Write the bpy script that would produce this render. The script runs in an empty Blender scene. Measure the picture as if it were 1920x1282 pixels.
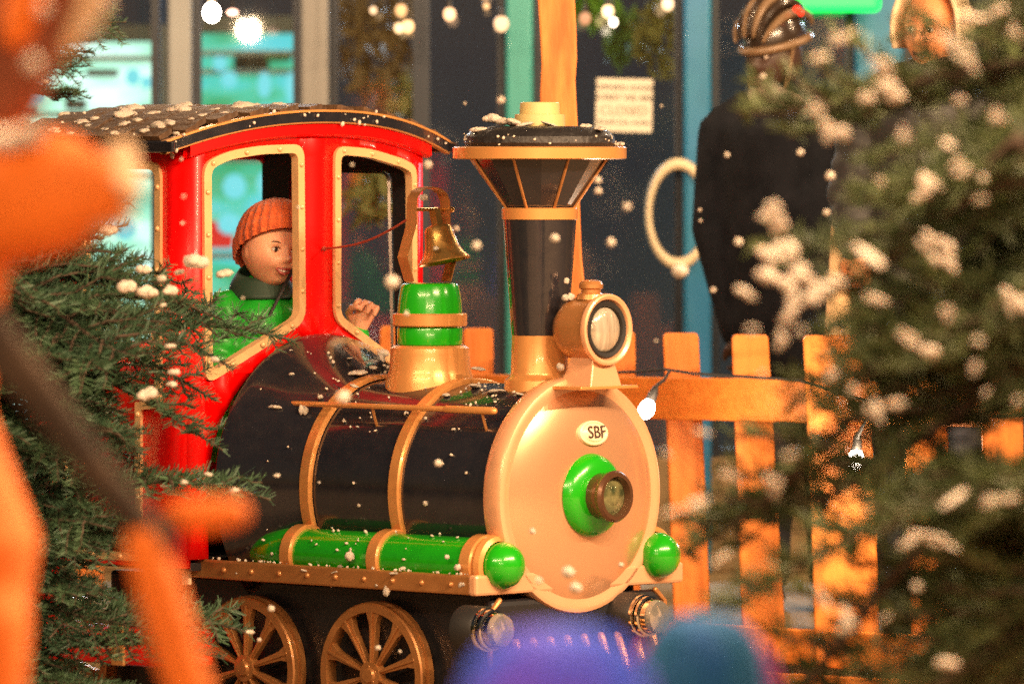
import bpy, bmesh, math, random
from mathutils import Vector, Matrix, Euler, noise
R = random.Random(7)
sc = bpy.context.scene
COL = sc.collection
PI = math.pi

# ------------------------------------------------------------------ camera
FP = 12420.0            # focal length in photograph pixels (1920 wide)
CZ = 1.60               # eye height
cd = bpy.data.cameras.new('camera')
cam = bpy.data.objects.new('camera', cd); COL.objects.link(cam)
cam.location = (0, 0, CZ); cam.rotation_euler = (PI/2, 0, 0)
cd.sensor_width = 36; cd.lens = FP/1920*36
cd.shift_y = -(641-280)/1920.0
cd.clip_start = 0.5; cd.clip_end = 300
cd.dof.use_dof = True; cd.dof.focus_distance = 17.62; cd.dof.aperture_fstop = 2.55
sc.camera = cam

# ------------------------------------------------------------------ world: night
w = bpy.data.worlds.new('World'); sc.world = w; w.use_nodes = True
nt = w.node_tree; nt.nodes.clear()
out = nt.nodes.new('ShaderNodeOutputWorld'); bg = nt.nodes.new('ShaderNodeBackground')
sky = nt.nodes.new('ShaderNodeTexSky'); sky.sky_type = 'NISHITA'; sky.sun_disc = False
sky.sun_elevation = math.radians(-1); sky.sun_rotation = math.radians(200)
bg.inputs['Strength'].default_value = 0.04
nt.links.new(sky.outputs[0], bg.inputs[0]); nt.links.new(bg.outputs[0], out.inputs[0])

sc.view_settings.view_transform = 'Standard'; sc.view_settings.look = 'None'
sc.view_settings.exposure = 1.6; sc.view_settings.gamma = 1
sc.view_settings.use_curve_mapping = False
sc.render.engine = 'CYCLES'
sc.cycles.use_denoising = False
sc.cycles.max_bounces = 6; sc.cycles.transparent_max_bounces = 8
sc.cycles.sample_clamp_indirect = 2.5; sc.cycles.sample_clamp_direct = 12
sc.cycles.caustics_reflective = False; sc.cycles.caustics_refractive = False

WARM = (1.0, 0.66, 0.38)

# ------------------------------------------------------------------ helpers
def P(px, py, D):
    return Vector(((px-960)*D/FP, D, CZ-(py-280)*D/FP))

def mat(name, col, rough=0.5, metal=0.0, coat=0.0, em=None, ems=0, nscale=None, ncol=None, nfac=0.5,
        bump=0.0, bscale=40, spec=0.5, sss=0.0, detail=4, stretch=None, sheen=0.0, rvar=0.0):
    m = bpy.data.materials.new(name); m.use_nodes = True
    t = m.node_tree; b = t.nodes['Principled BSDF']
    b.inputs['Base Color'].default_value = (*col, 1); b.inputs['Roughness'].default_value = rough
    b.inputs['Metallic'].default_value = metal; b.inputs['Coat Weight'].default_value = coat
    b.inputs['Coat Roughness'].default_value = 0.06
    b.inputs['Specular IOR Level'].default_value = spec
    if sheen: b.inputs['Sheen Weight'].default_value = sheen
    if sss:
        b.inputs['Subsurface Weight'].default_value = sss
        b.inputs['Subsurface Radius'].default_value = (.02, .008, .004); b.inputs['Subsurface Scale'].default_value = .5
    if em: b.inputs['Emission Color'].default_value = (*em, 1); b.inputs['Emission Strength'].default_value = ems
    if nscale or bump:
        tc = t.nodes.new('ShaderNodeTexCoord'); mp = t.nodes.new('ShaderNodeMapping')
        t.links.new(tc.outputs['Object'], mp.inputs[0])
        if stretch: mp.inputs['Scale'].default_value = stretch
    if nscale:
        n = t.nodes.new('ShaderNodeTexNoise'); n.inputs['Scale'].default_value = nscale; n.inputs['Detail'].default_value = detail
        t.links.new(mp.outputs[0], n.inputs['Vector'])
        r = t.nodes.new('ShaderNodeValToRGB')
        r.color_ramp.elements[0].position = .5-nfac*.5; r.color_ramp.elements[1].position = .5+nfac*.5
        r.color_ramp.elements[0].color = (*col, 1); r.color_ramp.elements[1].color = (*(ncol or col), 1)
        t.links.new(n.outputs[0], r.inputs[0]); t.links.new(r.outputs[0], b.inputs['Base Color'])
        if rvar:
            mr = t.nodes.new('ShaderNodeMapRange'); mr.inputs['To Min'].default_value = rough-rvar; mr.inputs['To Max'].default_value = rough+rvar
            t.links.new(n.outputs[0], mr.inputs[0]); t.links.new(mr.outputs[0], b.inputs['Roughness'])
    if bump:
        n2 = t.nodes.new('ShaderNodeTexNoise'); n2.inputs['Scale'].default_value = bscale; n2.inputs['Detail'].default_value = 3
        t.links.new(mp.outputs[0], n2.inputs['Vector'])
        bp = t.nodes.new('ShaderNodeBump'); bp.inputs['Strength'].default_value = bump; bp.inputs['Distance'].default_value = .01
        t.links.new(n2.outputs[0], bp.inputs['Height']); t.links.new(bp.outputs[0], b.inputs['Normal'])
    return m

class G:
    """collects faces; build() links them as one mesh object"""
    def __init__(s): s.v = []; s.f = []; s.mi = []; s.cm = 0
    def quadgrid(s, rows, closed_u=False, closed_v=False):
        b = len(s.v); n = len(rows); k = len(rows[0])
        for r in rows: s.v += [tuple(p) for p in r]
        for i in range(n if closed_v else n-1):
            for j in range(k if closed_u else k-1):
                a = b+i*k+j; c = b+i*k+(j+1) % k; d = b+((i+1) % n)*k+(j+1) % k; e = b+((i+1) % n)*k+j
                s.f.append((a, c, d, e)); s.mi.append(s.cm)
    def face(s, pts):
        b = len(s.v); s.v += [tuple(p) for p in pts]; s.f.append(tuple(range(b, b+len(pts)))); s.mi.append(s.cm)
    def box(s, c, d, rot=None, bev=0):
        hx, hy, hz = d[0]/2, d[1]/2, d[2]/2
        b = len(s.v)
        M = rot or Matrix()
        for x in (-hx, hx):
            for y in (-hy, hy):
                for z in (-hz, hz): s.v.append(tuple(Vector(c)+(M @ Vector((x, y, z)))))
        for q in ((0, 1, 3, 2), (4, 6, 7, 5), (0, 4, 5, 1), (2, 3, 7, 6), (0, 2, 6, 4), (1, 5, 7, 3)):
            s.f.append(tuple(b+i for i in q)); s.mi.append(s.cm)
    def lathe(s, prof, c=(0, 0, 0), axis='z', seg=48, sx=1, sy=1):
        rows = []
        for (t, r) in prof:
            row = []
            for j in range(seg):
                a = 2*PI*j/seg; p, q = r*math.cos(a)*sx, r*math.sin(a)*sy
                if axis == 'z': v = (p, q, t)
                elif axis == 'x': v = (t, p, q)
                else: v = (q, t, p)
                row.append((v[0]+c[0], v[1]+c[1], v[2]+c[2]))
            rows.append(row)
        s.quadgrid(rows, closed_u=True)
    def tube(s, pts, rad, seg=10, cap=True, sq=1.0):
        pts = [Vector(p) for p in pts]
        if not hasattr(rad, '__len__'): rad = [rad]*len(pts)
        rad = list(rad)
        if cap:
            d0 = (pts[0]-pts[1]).normalized(); d1 = (pts[-1]-pts[-2]).normalized()
            pre = [(pts[0]+d0*rad[0]*k, rad[0]*math.sqrt(max(0, 1-k*k))) for k in (1.0, .9, .6)]
            post = [(pts[-1]+d1*rad[-1]*k, rad[-1]*math.sqrt(max(0, 1-k*k))) for k in (.6, .9, 1.0)]
            pts = [p for p, _ in pre]+pts+[p for p, _ in post]
            rad = [max(r, 1e-5) for _, r in pre]+rad+[max(r, 1e-5) for _, r in post]
        rows = []; up = None
        for i, p in enumerate(pts):
            t = (pts[min(i+1, len(pts)-1)]-pts[max(i-1, 0)]).normalized()
            if up is None:
                up = Vector((0, 0, 1)) if abs(t.z) < .9 else Vector((1, 0, 0))
            a = t.cross(up).normalized(); b2 = a.cross(t).normalized(); up = b2
            rows.append([p+a*math.cos(2*PI*j/seg)*rad[i]*sq+b2*math.sin(2*PI*j/seg)*rad[i] for j in range(seg)])
        s.quadgrid(rows, closed_u=True)
    def ball(s, c, r, seg=16, rings=10, M=None):
        if not hasattr(r, '__len__'): r = (r, r, r)
        rows = []
        for i in range(rings+1):
            th = PI*i/rings
            row = []
            for j in range(seg):
                v = Vector((r[0]*math.sin(th)*math.cos(2*PI*j/seg), r[1]*math.sin(th)*math.sin(2*PI*j/seg), -r[2]*math.cos(th)))
                if M: v = M @ v
                row.append(Vector(c)+v)
            rows.append(row)
        s.quadgrid(rows, closed_u=True)
    def extrude(s, poly, off):
        """poly: 3d loop; off: Vector"""
        off = Vector(off); n = len(poly); a = [Vector(p) for p in poly]; b = [p+off for p in a]
        s.face(a[::-1]); s.face(b)
        for i in range(n):
            j = (i+1) % n; s.face((a[i], a[j], b[j], b[i]))
    def build(s, name, m, parent=None, loc=(0, 0, 0), rot=(0, 0, 0), smooth=35, bevel=0, remesh=0, solid=0, merge=True):
        me = bpy.data.meshes.new(name); me.from_pydata(s.v, [], s.f)
        ms = m if isinstance(m, (list, tuple)) else [m]
        for q in ms: me.materials.append(q)
        if len(ms) > 1: me.polygons.foreach_set('material_index', s.mi)
        bm = bmesh.new(); bm.from_mesh(me)
        if merge and len(s.v) < 60000: bmesh.ops.remove_doubles(bm, verts=bm.verts, dist=1e-5)
        if merge: bmesh.ops.recalc_face_normals(bm, faces=bm.faces)
        if smooth:
            ang = math.radians(smooth)
            for f in bm.faces: f.smooth = True
            if merge:
                for e in bm.edges:
                    if len(e.link_faces) == 2 and e.calc_face_angle(0) > ang: e.smooth = False
        bm.to_mesh(me); bm.free()
        return link(name, me, parent, loc, rot, bevel, remesh, solid)

def link(name, me, parent=None, loc=(0, 0, 0), rot=(0, 0, 0), bevel=0, remesh=0, solid=0):
    o = bpy.data.objects.new(name, me); COL.objects.link(o)
    if parent: o.parent = parent
    o.location = loc; o.rotation_euler = rot
    if remesh:
        k = o.modifiers.new('r', 'REMESH'); k.mode = 'VOXEL'; k.voxel_size = remesh; k.use_smooth_shade = True
        q = o.modifiers.new('s', 'SMOOTH'); q.iterations = 3; q.factor = .5
    if solid:
        k = o.modifiers.new('so', 'SOLIDIFY'); k.thickness = abs(solid); k.offset = -1 if solid > 0 else 1
    if bevel:
        k = o.modifiers.new('b', 'BEVEL'); k.width = bevel; k.segments = 2; k.limit_method = 'ANGLE'; k.angle_limit = .6
    return o

def empty(name, loc, rz=0, rot=None):
    o = bpy.data.objects.new(name, None); COL.objects.link(o); o.location = loc
    o.rotation_euler = rot or (0, 0, rz); o.empty_display_size = .1
    return o
def tag(o, label=None, cat=None, group=None, kind=None):
    if label: o['label'] = label
    if cat: o['category'] = cat
    if group: o['group'] = group
    if kind: o['kind'] = kind
    return o
def lamp(name, loc, watts, col=WARM, rad=.04, parent=None):
    l = bpy.data.lights.new(name, 'POINT'); l.energy = watts; l.color = col; l.shadow_soft_size = rad
    o = bpy.data.objects.new(name, l); COL.objects.link(o); o.location = loc
    if parent: o.parent = parent
    return o

# ------------------------------------------------------------------ materials
m_red = mat('red_gloss_paint', (.78, .0012, .0008), .35, 0, .35, spec=.25)
m_dred = mat('dark_red_paint', (.35, .002, .003), .3, 0, .6)
m_green = mat('green_gloss_paint', (.012, .36, .006), .22, 0, 1.0)
m_black = mat('black_gloss_paint', (.013, .014, .020), .22, 0, 1.0, nscale=30, ncol=(.022, .020, .024), nfac=.6, rvar=.1, bump=.03, bscale=6)
m_blackm = mat('black_satin_paint', (.012, .012, .015), .45, 0, .2)
m_gold = mat('copper_gold_paint', (.74, .35, .11), .32, .35, .45, nscale=14, ncol=(.66, .28, .08), nfac=.6, rvar=.05)
m_peach = mat('pale_copper_paint', (.86, .47, .27), .32, .25, .8, nscale=3, ncol=(.78, .38, .18), nfac=.6, bump=.03, bscale=7)
m_frame = mat('pale_gold_frame_paint', (.80, .50, .25), .35, .15, .5, nscale=20, ncol=(.74, .43, .19), nfac=.6)
m_brass = mat('aged_brass', (.62, .38, .13), .3, .8, .1, nscale=25, ncol=(.42, .22, .05), nfac=.5, rvar=.08)
m_bronze = mat('dull_bronze', (.56, .25, .085), .36, .45, .3, nscale=18, ncol=(.40, .17, .05), nfac=.6, rvar=.08)
m_snow = mat('snow', (.62, .53, .44), .8, 0, 0, bump=.5, bscale=60, sss=.1)
m_shing = mat('roof_shingle', (.03, .016, .009), .6, 0, 0, nscale=14, ncol=(.17, .085, .035), nfac=.6, bump=.5, bscale=50)
m_chrome = mat('chrome', (.75, .68, .58), .12, 1)
m_rubber = mat('black_rubber', (.015, .014, .014), .55)
m_interior = mat('dark_cab_lining', (.02, .02, .024), .5)
m_rope = mat('red_cord', (.35, .05, .025), .7)
m_wood = mat('orange_stained_wood', (.84, .27, .038), .55, 0, .1, nscale=5, ncol=(.60, .15, .014), nfac=.7, bump=.25, bscale=12, stretch=(6, 6, .7))
m_woodr = mat('orange_stained_rail', (.84, .28, .04), .55, 0, .1, nscale=5, ncol=(.62, .16, .016), nfac=.7, bump=.25, bscale=12, stretch=(.7, 6, 6))
m_post = mat('pale_orange_plank', (.76, .25, .05), .6, 0, 0, nscale=6, ncol=(.50, .12, .015), nfac=.35, bump=.3, bscale=14, stretch=(4, 4, .8))
m_skin = mat('child_skin', (.78, .42, .25), .5, 0, 0, sss=.15, spec=.4, nscale=16, ncol=(.74, .31, .19), nfac=.5, bump=.06, bscale=90)
m_skind = mat('dark_skin', (.055, .026, .016), .5, 0, 0, spec=.4)
m_skin2 = mat('adult_skin', (.66, .27, .11), .5, 0, 0, sss=.1)
m_lip = mat('lip', (.36, .05, .035), .45)
m_teeth = mat('tooth_white', (.8, .72, .6), .3)
m_eyew = mat('eye_white', (.6, .5, .42), .2)
m_eyed = mat('eye_dark', (.02, .012, .01), .15)
m_brow = mat('eyebrow_brown', (.16, .07, .03), .8)
m_bark = mat('fir_bark', (.07, .045, .03), .9, bump=.6, bscale=40)
def needle_mat(name, c1, c2):
    return mat(name, c1, .5, 0, 0, nscale=9, ncol=c2, nfac=.5, spec=.4)
m_needle = needle_mat('fir_needles', (.012, .042, .028), (.075, .14, .065))
m_needle2 = needle_mat('fir_needles_highlit', (.010, .026, .014), (.12, .15, .045))  # olive noise patches paint highlights into the darkened needles
m_glassy = bpy.data.materials.new('window_glass'); m_glassy.use_nodes = True
_t = m_glassy.node_tree; _t.nodes.clear()
_o = _t.nodes.new('ShaderNodeOutputMaterial'); _m = _t.nodes.new('ShaderNodeMixShader'); _a = _t.nodes.new('ShaderNodeBsdfTransparent'); _b = _t.nodes.new('ShaderNodeBsdfGlossy')
_a.inputs[0].default_value = (.85, .9, .88, 1); _b.inputs['Roughness'].default_value = .04; _m.inputs[0].default_value = .10
_t.links.new(_a.outputs[0], _m.inputs[1]); _t.links.new(_b.outputs[0], _m.inputs[2]); _t.links.new(_m.outputs[0], _o.inputs[0])
m_lens = bpy.data.materials.new('clear_lens'); m_lens.use_nodes = True
_b = m_lens.node_tree.nodes['Principled BSDF']; _b.inputs['Transmission Weight'].default_value = .85; _b.inputs['Roughness'].default_value = .08; _b.inputs['Base Color'].default_value = (.95, .9, .82, 1)
m_amber = bpy.data.materials.new('frosted_amber_plastic'); m_amber.use_nodes = True
_b = m_amber.node_tree.nodes['Principled BSDF']; _b.inputs['Transmission Weight'].default_value = .35; _b.inputs['Roughness'].default_value = .35; _b.inputs['Base Color'].default_value = (.85, .66, .28, 1)

def emis(name, col, s):
    return mat(name, (.02, .02, .02), .5, em=col, ems=s)
m_bulb = emis('lit_bulb', (1.0, .80, .55), 14)
m_bulbw = emis('lit_white_bulb', (1.0, .86, .72), 22)

# ------------------------------------------------------------------ snow clumps
snow_meshes = []
SNOW = []
def name_cat(n): return 'snowflake' if n == 'snowflake' else 'snow'
def make_snow_mesh(seed, flat=.6, n=5):
    r = random.Random(seed); g = G()
    bm = bmesh.new()
    for i in range(n):
        a = r.uniform(0, 6.28); d = r.uniform(0, .6)*(i > 0)
        s = r.uniform(.35, .62)*(1 if i else 1.25)
        mtx = Matrix.Translation((math.cos(a)*d, math.sin(a)*d, s*flat*.35)) @ Matrix.Diagonal((s, s*r.uniform(.7, 1), s*flat, 1))
        bmesh.ops.create_icosphere(bm, subdivisions=3, radius=1, matrix=mtx)
    for v in bm.verts:
        v.co += v.normal*noise.noise(v.co*2.3+Vector((seed*3.1, 0, 0)))*.16
        v.co += v.normal*noise.noise(v.co*6+Vector((seed*1.7, 5, 0)))*.06
    for f in bm.faces: f.smooth = True
    me = bpy.data.meshes.new('snow_clump'); bm.to_mesh(me); bm.free(); me.materials.append(m_snow)
    return me
snow_meshes = [make_snow_mesh(i+1, .55+.1*(i % 3), 3+i % 4) for i in range(6)]
def make_patch_mesh(seed):
    r = random.Random(seed); bm = bmesh.new(); n = r.randint(7, 13); px_, pz_ = 0, 0; el = r.uniform(.5, 1.0)
    for i in range(n):
        s = r.uniform(.16, .46); a = r.uniform(0, 6.28); q = r.random()**.6
        mtx = Matrix.Translation((math.cos(a)*q*1.15, r.uniform(-.3, .3), math.sin(a)*q*el)) @ Euler((0, r.uniform(0, 3), 0)).to_matrix().to_4x4() @ Matrix.Diagonal((s*r.uniform(1, 1.9), s, s*r.uniform(.6, 1), 1))
        bmesh.ops.create_icosphere(bm, subdivisions=2, radius=1, matrix=mtx)
    for v in bm.verts: v.co += v.normal*noise.noise(v.co*3+Vector((seed*2.1, 0, 0)))*.14
    for f in bm.faces: f.smooth = True
    me = bpy.data.meshes.new('snow_clump'); bm.to_mesh(me); bm.free(); me.materials.append(m_snow)
    return me
patch_meshes = [make_patch_mesh(i+50) for i in range(14)]
flake_meshes = [make_snow_mesh(i+20, .9, 2) for i in range(3)]
def snow_at(pt, s, label, group, name='snow_clump', sc3=None, meshes=None, kind=None, rot=None):
    o = bpy.data.objects.new(name, R.choice(meshes or snow_meshes)); COL.objects.link(o)
    o.location = pt; o.scale = [s*k for k in (sc3 or (1, 1, 1))]
    o.rotation_euler = rot or (R.uniform(-.2, .2), R.uniform(-.2, .2), R.uniform(0, 6.28))
    tag(o, label, name_cat(name), group, kind)
    SNOW.append((o, label, group))
    return o

# ------------------------------------------------------------------ ground
g = G(); g.box((0, 50, -.15), (160, 160, .3))
tag(g.build('ground', mat('trodden_ground', (.17, .11, .07), .75, nscale=3, ncol=(.30, .22, .14), nfac=.7, bump=.4, bscale=30), smooth=0), kind='structure')
g = G(); g.box((0, 31, .095), (60, 23.4, .21))
tag(g.build('pavement', mat('ochre_pavement', (.30, .20, .09), .7, nscale=4, ncol=(.36, .25, .12), nfac=.6, bump=.3, bscale=30), smooth=0, bevel=.01), kind='structure')

# ------------------------------------------------------------------ shop front behind the fence
FD = 22.0
m_mull = mat('dark_shop_frame', (.012, .018, .028), .4, .3)
m_blue = mat('blue_painted_pillar', (.012, .14, .36), .35, .1, .3, nscale=2.2, ncol=(.015, .17, .27), nfac=.5)
m_teal = mat('green_lit_pillar_tint', (.03, .26, .24), .35, .1, .3)  # green sign light on blue-grey paint, mixed into the base colour
m_grey = mat('pale_grey_render', (.26, .28, .28), .7, nscale=3, ncol=(.20, .21, .21))
shop = empty('shop_front', (0, FD, .2))
tag(shop, 'dark glazed shop front with blue and grey pillars behind the fence', 'shop')
def sx(px, D=FD): return (px-960)*D/FP
def sz(py, D=FD): return CZ-(py-280)*D/FP-.2
def pillar(px0, px1, m, y=-.06, dep=.16, label=None):
    g = G(); g.box(((sx(px0)+sx(px1))/2, y, 1.6), (sx(px1)-sx(px0), dep, 3.2))
    o = g.build('pillar', m, shop, bevel=.012)
    if label: o['label'] = label
    return o
pillar(318, 362, m_grey, label='pale grey pillar between the lit windows')
pillar(566, 618, mat('beige_pillar', (.20, .20, .19), .7), label='beige pillar')
pillar(948, 1000, m_teal, label='pillar tinted teal for the green sign light, behind the chimney')
pillar(1280, 1332, m_blue, label='blue pillar behind the round ring')
pillar(1600, 1690, m_blue, label='blue grey pillar behind the woman')
pillar(-520, -440, m_grey); pillar(2250, 2330, m_blue)
panes = [(-440, -150), (-150, 10), (10, 300), (362, 566), (618, 790), (790, 948), (1000, 1280), (1332, 1600), (1690, 1960), (1960, 2250)]
for a, b in panes:
    g = G(); z0, z1 = .38, 3.0; x0, x1 = sx(a), sx(b); k = .028
    for c, d in (((x0+k/2, 0, (z0+z1)/2), (k, .07, z1-z0)), ((x1-k/2, 0, (z0+z1)/2), (k, .07, z1-z0)),
                 (((x0+x1)/2, 0, z0+k/2), (x1-x0-2*k, .07, k)), (((x0+x1)/2, 0, z1-k/2), (x1-x0-2*k, .07, k))): g.box(c, d)
    wf = g.build('window', m_mull, shop, smooth=0)
    g = G(); g.box(((x0+x1)/2, .0, (z0+z1)/2), (x1-x0-2*k, .008, z1-z0-2*k)); g.build('pane', m_glassy, wf, smooth=0)
g = G(); g.box((0, .03, .19), (12, .2, .38)); g.build('plinth', mat('ochre_plinth', (.27, .18, .08), .7, nscale=5, ncol=(.20, .13, .06)), shop, smooth=0, bevel=.01)
g = G(); g.box((0, .03, 3.5), (12, .4, 1.0)); g.build('fascia_beam', m_mull, shop, smooth=0)
# inside: back wall, floor, ceiling
g = G(); g.box((0, 9.0, 1.6), (14, .1, 3.2)); g.build('back_wall', mat('dim_interior_wall', (.016, .020, .026), .8, nscale=.9, ncol=(.050, .046, .042), nfac=.5), shop, smooth=0)
g = G(); g.box((0, 4.6, 3.25), (14, 8.7, .1)); g.build('ceiling', m_mull, shop, smooth=0)
for s in (-1, 1):
    g = G(); g.box((s*6.5, 4.5, 1.6), (.1, 8.8, 3.2)); g.build('side_wall', m_mull, shop, smooth=0)

for x_ in (-3.4, -1.2, 1.0, 3.2):  # unseen lamps added to lift the shop interior with cool light
    e = empty('added_ceiling_lamp', (x_, FD+3.4, 3.2)); tag(e, 'added flat round ceiling lamp, out of view inside the shop, %s' % {-3.4: 'leftmost, over the green cabinets', -1.2: 'above the toy train cab', 1.0: 'above the paper window sign', 3.2: 'rightmost, behind the right fir'}[x_], 'ceiling lamp', 'added ceiling lamps inside the shop')
    g = G(); g.lathe([(0, .0001), (0, .16), (.03, .18), (.06, .18), (.06, .0001)], (0, 0, 0), 'z', 24); g.build('lamp_disc', emis('cool_lamp_disc', (.6, .8, 1), 2), e)
    lamp('lamp_light', (0, 0, -.12), 110, (.70, .82, 1.0), .15, e)
# lit display windows (cool cabinets) on the left
def display_mat(name, c1, c2, c3, s, sc_=3.0):
    m = bpy.data.materials.new(name); m.use_nodes = True; t = m.node_tree; b = t.nodes['Principled BSDF']
    b.inputs['Base Color'].default_value = (.1, .1, .1, 1)
    tc = t.nodes.new('ShaderNodeTexCoord'); mp = t.nodes.new('ShaderNodeMapping'); mp.inputs['Scale'].default_value = (1, 1, 2.6)
    n = t.nodes.new('ShaderNodeTexNoise'); n.inputs['Scale'].default_value = sc_; n.inputs['Detail'].default_value = 2
    r = t.nodes.new('ShaderNodeValToRGB'); e = r.color_ramp.elements
    e[0].position = .36; e[0].color = (*c1, 1); e[1].position = .62; e[1].color = (*c3, 1); x = e.new(.5); x.color = (*c2, 1)
    t.links.new(tc.outputs['Object'], mp.inputs[0]); t.links.new(mp.outputs[0], n.inputs[0]); t.links.new(n.outputs[0], r.inputs[0])
    t.links.new(r.outputs[0], b.inputs['Emission Color']); b.inputs['Emission Strength'].default_value = s
    return m
def display(px0, px1, py0, py1, D, m, label, lamps, shelves, boxes, lampcol, boxcols, seed):
    rr = random.Random(seed)
    x0, x1 = sx(px0, D), sx(px1, D); zt, zb = CZ-(py0-280)*D/FP, CZ-(py1-280)*D/FP
    e = empty('display_cabinet', ((x0+x1)/2, D, zb)); W, H = x1-x0, zt-zb
    tag(e, label, 'display cabinet')
    g = G(); g.box((0, .2, H/2), (W, .02, H)); g.build('backlit_panel', m, e, smooth=0)
    g = G(); g.box((0, .1, -.03), (W, .24, .06)); g.box((0, .1, H+.03), (W, .24, .06)); g.box((-W/2-.02, .1, H/2), (.04, .24, H+.12)); g.box((W/2+.02, .1, H/2), (.04, .24, H+.12)); g.build('casing', m_grey, e, smooth=0)
    for sy in shelves:
        g = G(); g.box((0, .09, zt-zb-(sy-py0)*D/FP), (W, .18, .02)); g.build('shelf', mat('shelf_white', (.5, .55, .52), .4), e, smooth=0)
    for (bx, by, bw, bh, c) in boxes:
        g = G(); x = (bx-(px0+px1)/2)*D/FP; z = H-(by-py0)*D/FP
        g.box((x, .06, z), (bw*D/FP, .08, bh*D/FP)); g.build('goods', boxcols[c], e, smooth=0, bevel=.01)
    for (lx, ly, s1, s2) in lamps:
        g = G(); x = (lx-(px0+px1)/2)*D/FP; z = H-(ly-py0)*D/FP
        g.ball((x, -.02, z), (s1*D/FP, .02, s2*D/FP)); g.build('lamp', lampcol, e)
    return e
m_disp1 = display_mat('lit_pale_panel', (.16, .48, .34), (.46, .82, .62), (.74, .95, .90), .72)
m_disp2 = display_mat('lit_green_panel', (.05, .40, .16), (.10, .62, .42), (.12, .68, .76), .50)
m_cy = emis('cyan_lamp', (.25, .85, .95), .45)
gcols = [mat('brown_goods', (.10, .08, .05), .6), mat('grey_goods', (.25, .25, .26), .6), mat('green_goods', (.1, .4, .12), .5),
         emis('pale_goods_glow', (.62, .85, .75), .8), mat('red_goods_glow', (.5, .03, .03), .5, em=(1, .03, .02), ems=.3)]  # pale and red goods are given a glow though they are no lamps
display(-160, 300, 78, 1000, 24.2, m_disp1, 'bright white and pale green lit display cabinet at the far left', [(250, 145, 14, 16), (275, 155, 10, 12), (60, 180, 22, 14), (190, 360, 16, 24), (235, 430, 20, 20)],
        [110, 215, 330, 520, 700], [(190, 137, 60, 14, 1), (95, 150, 50, 12, 3), (50, 205, 26, 14, 1), (140, 196, 40, 20, 1), (215, 200, 34, 18, 3), (20, 250, 60, 50, 2)], m_cy, gcols, 3)
display(368, 556, 62, 1000, 24.2, m_disp2, 'green and cyan lit display cabinet between the grey and beige pillars', [(496, 160, 13, 24), (549, 165, 14, 30), (413, 120, 14, 14), (430, 150, 16, 16), (440, 350, 22, 24), (497, 345, 15, 25), (430, 420, 22, 20), (498, 205, 14, 10), (525, 375, 14, 20)],
        [100, 135, 235, 300, 480], [(470, 118, 66, 26, 0), (520, 105, 50, 20, 2), (400, 440, 70, 50, 4), (470, 455, 50, 60, 4), (455, 125, 20, 30, 1)], m_cy, gcols, 5)

# sign taped in the window
def text(name, s, size, m, parent, loc, rot=(PI/2, 0, 0), ext=.0004, align='CENTER'):
    c = bpy.data.curves.new(name, 'FONT'); c.body = s; c.size = size; c.extrude = ext; c.align_x = align; c.align_y = 'CENTER'
    t_ = bpy.data.objects.new('t', c); COL.objects.link(t_); bpy.context.view_layer.update()
    me = bpy.data.meshes.new_from_object(t_.evaluated_get(bpy.context.evaluated_depsgraph_get())); bpy.data.objects.remove(t_)
    me.materials.clear(); me.materials.append(m)
    o = bpy.data.objects.new(name, me); COL.objects.link(o); o.parent = parent; o.location = loc; o.rotation_euler = rot
    return o
DS = 21.93
e = empty('window_sign', P(1169, 248, DS), rot=(0, math.radians(1.5), 0))
tag(e, 'small off-white paper sign with rows of dark print in the shop window', 'sign')
W, H = 106*DS/FP, 100*DS/FP
g = G(); g.box((0, 0, H/2), (W, .006, H)); g.build('paper', mat('sign_paper', (.62, .58, .48), .7), e, smooth=0, bevel=.002)
mi = mat('sign_ink', (.03, .03, .025), .7)
text('lettering', 'OPENING HOURS', .024, mi, e, (0, -.005, H*.83))
text('lettering', 'SORRY WE ARE', .028, mi, e, (0, -.005, H*.64))
text('lettering', 'CLOSED', .043, mat('sign_ink_faded', (.22, .20, .15), .7), e, (0, -.005, H*.40))
text('lettering', 'PLEASE CALL AGAIN', .019, mi, e, (0, -.005, H*.18))

# round ring on the window
g = G(); c = P(1272, 401, 21.85); rows = []
for i in range(48):
    a = 2*PI*i/48; ca, sa = math.cos(a), math.sin(a); Rm = .165; row = []
    for j in range(12):
        b = 2*PI*j/12; rr = 1+.115*math.cos(b)
        row.append(Vector((ca*.096*rr*1.02, .02*math.sin(b), sa*Rm*rr)))
    rows.append(row)
g.quadgrid(rows, True, True)
tag(g.build('window_ring', mat('cream_ring', (.72, .60, .40), .5), loc=c), 'large cream oval ring on the shop glass beside the man in black', 'ring')
# green awning sign
g = G(); g.box((0, 0, 0), (.30, .05, .22)); o = g.build('green_sign', emis('green_sign_light', (.0, .75, .08), 1.0), loc=P(1565, -40, 21.6), bevel=.02)
tag(o, 'glowing green sign at the top edge above the men', 'sign')
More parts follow.
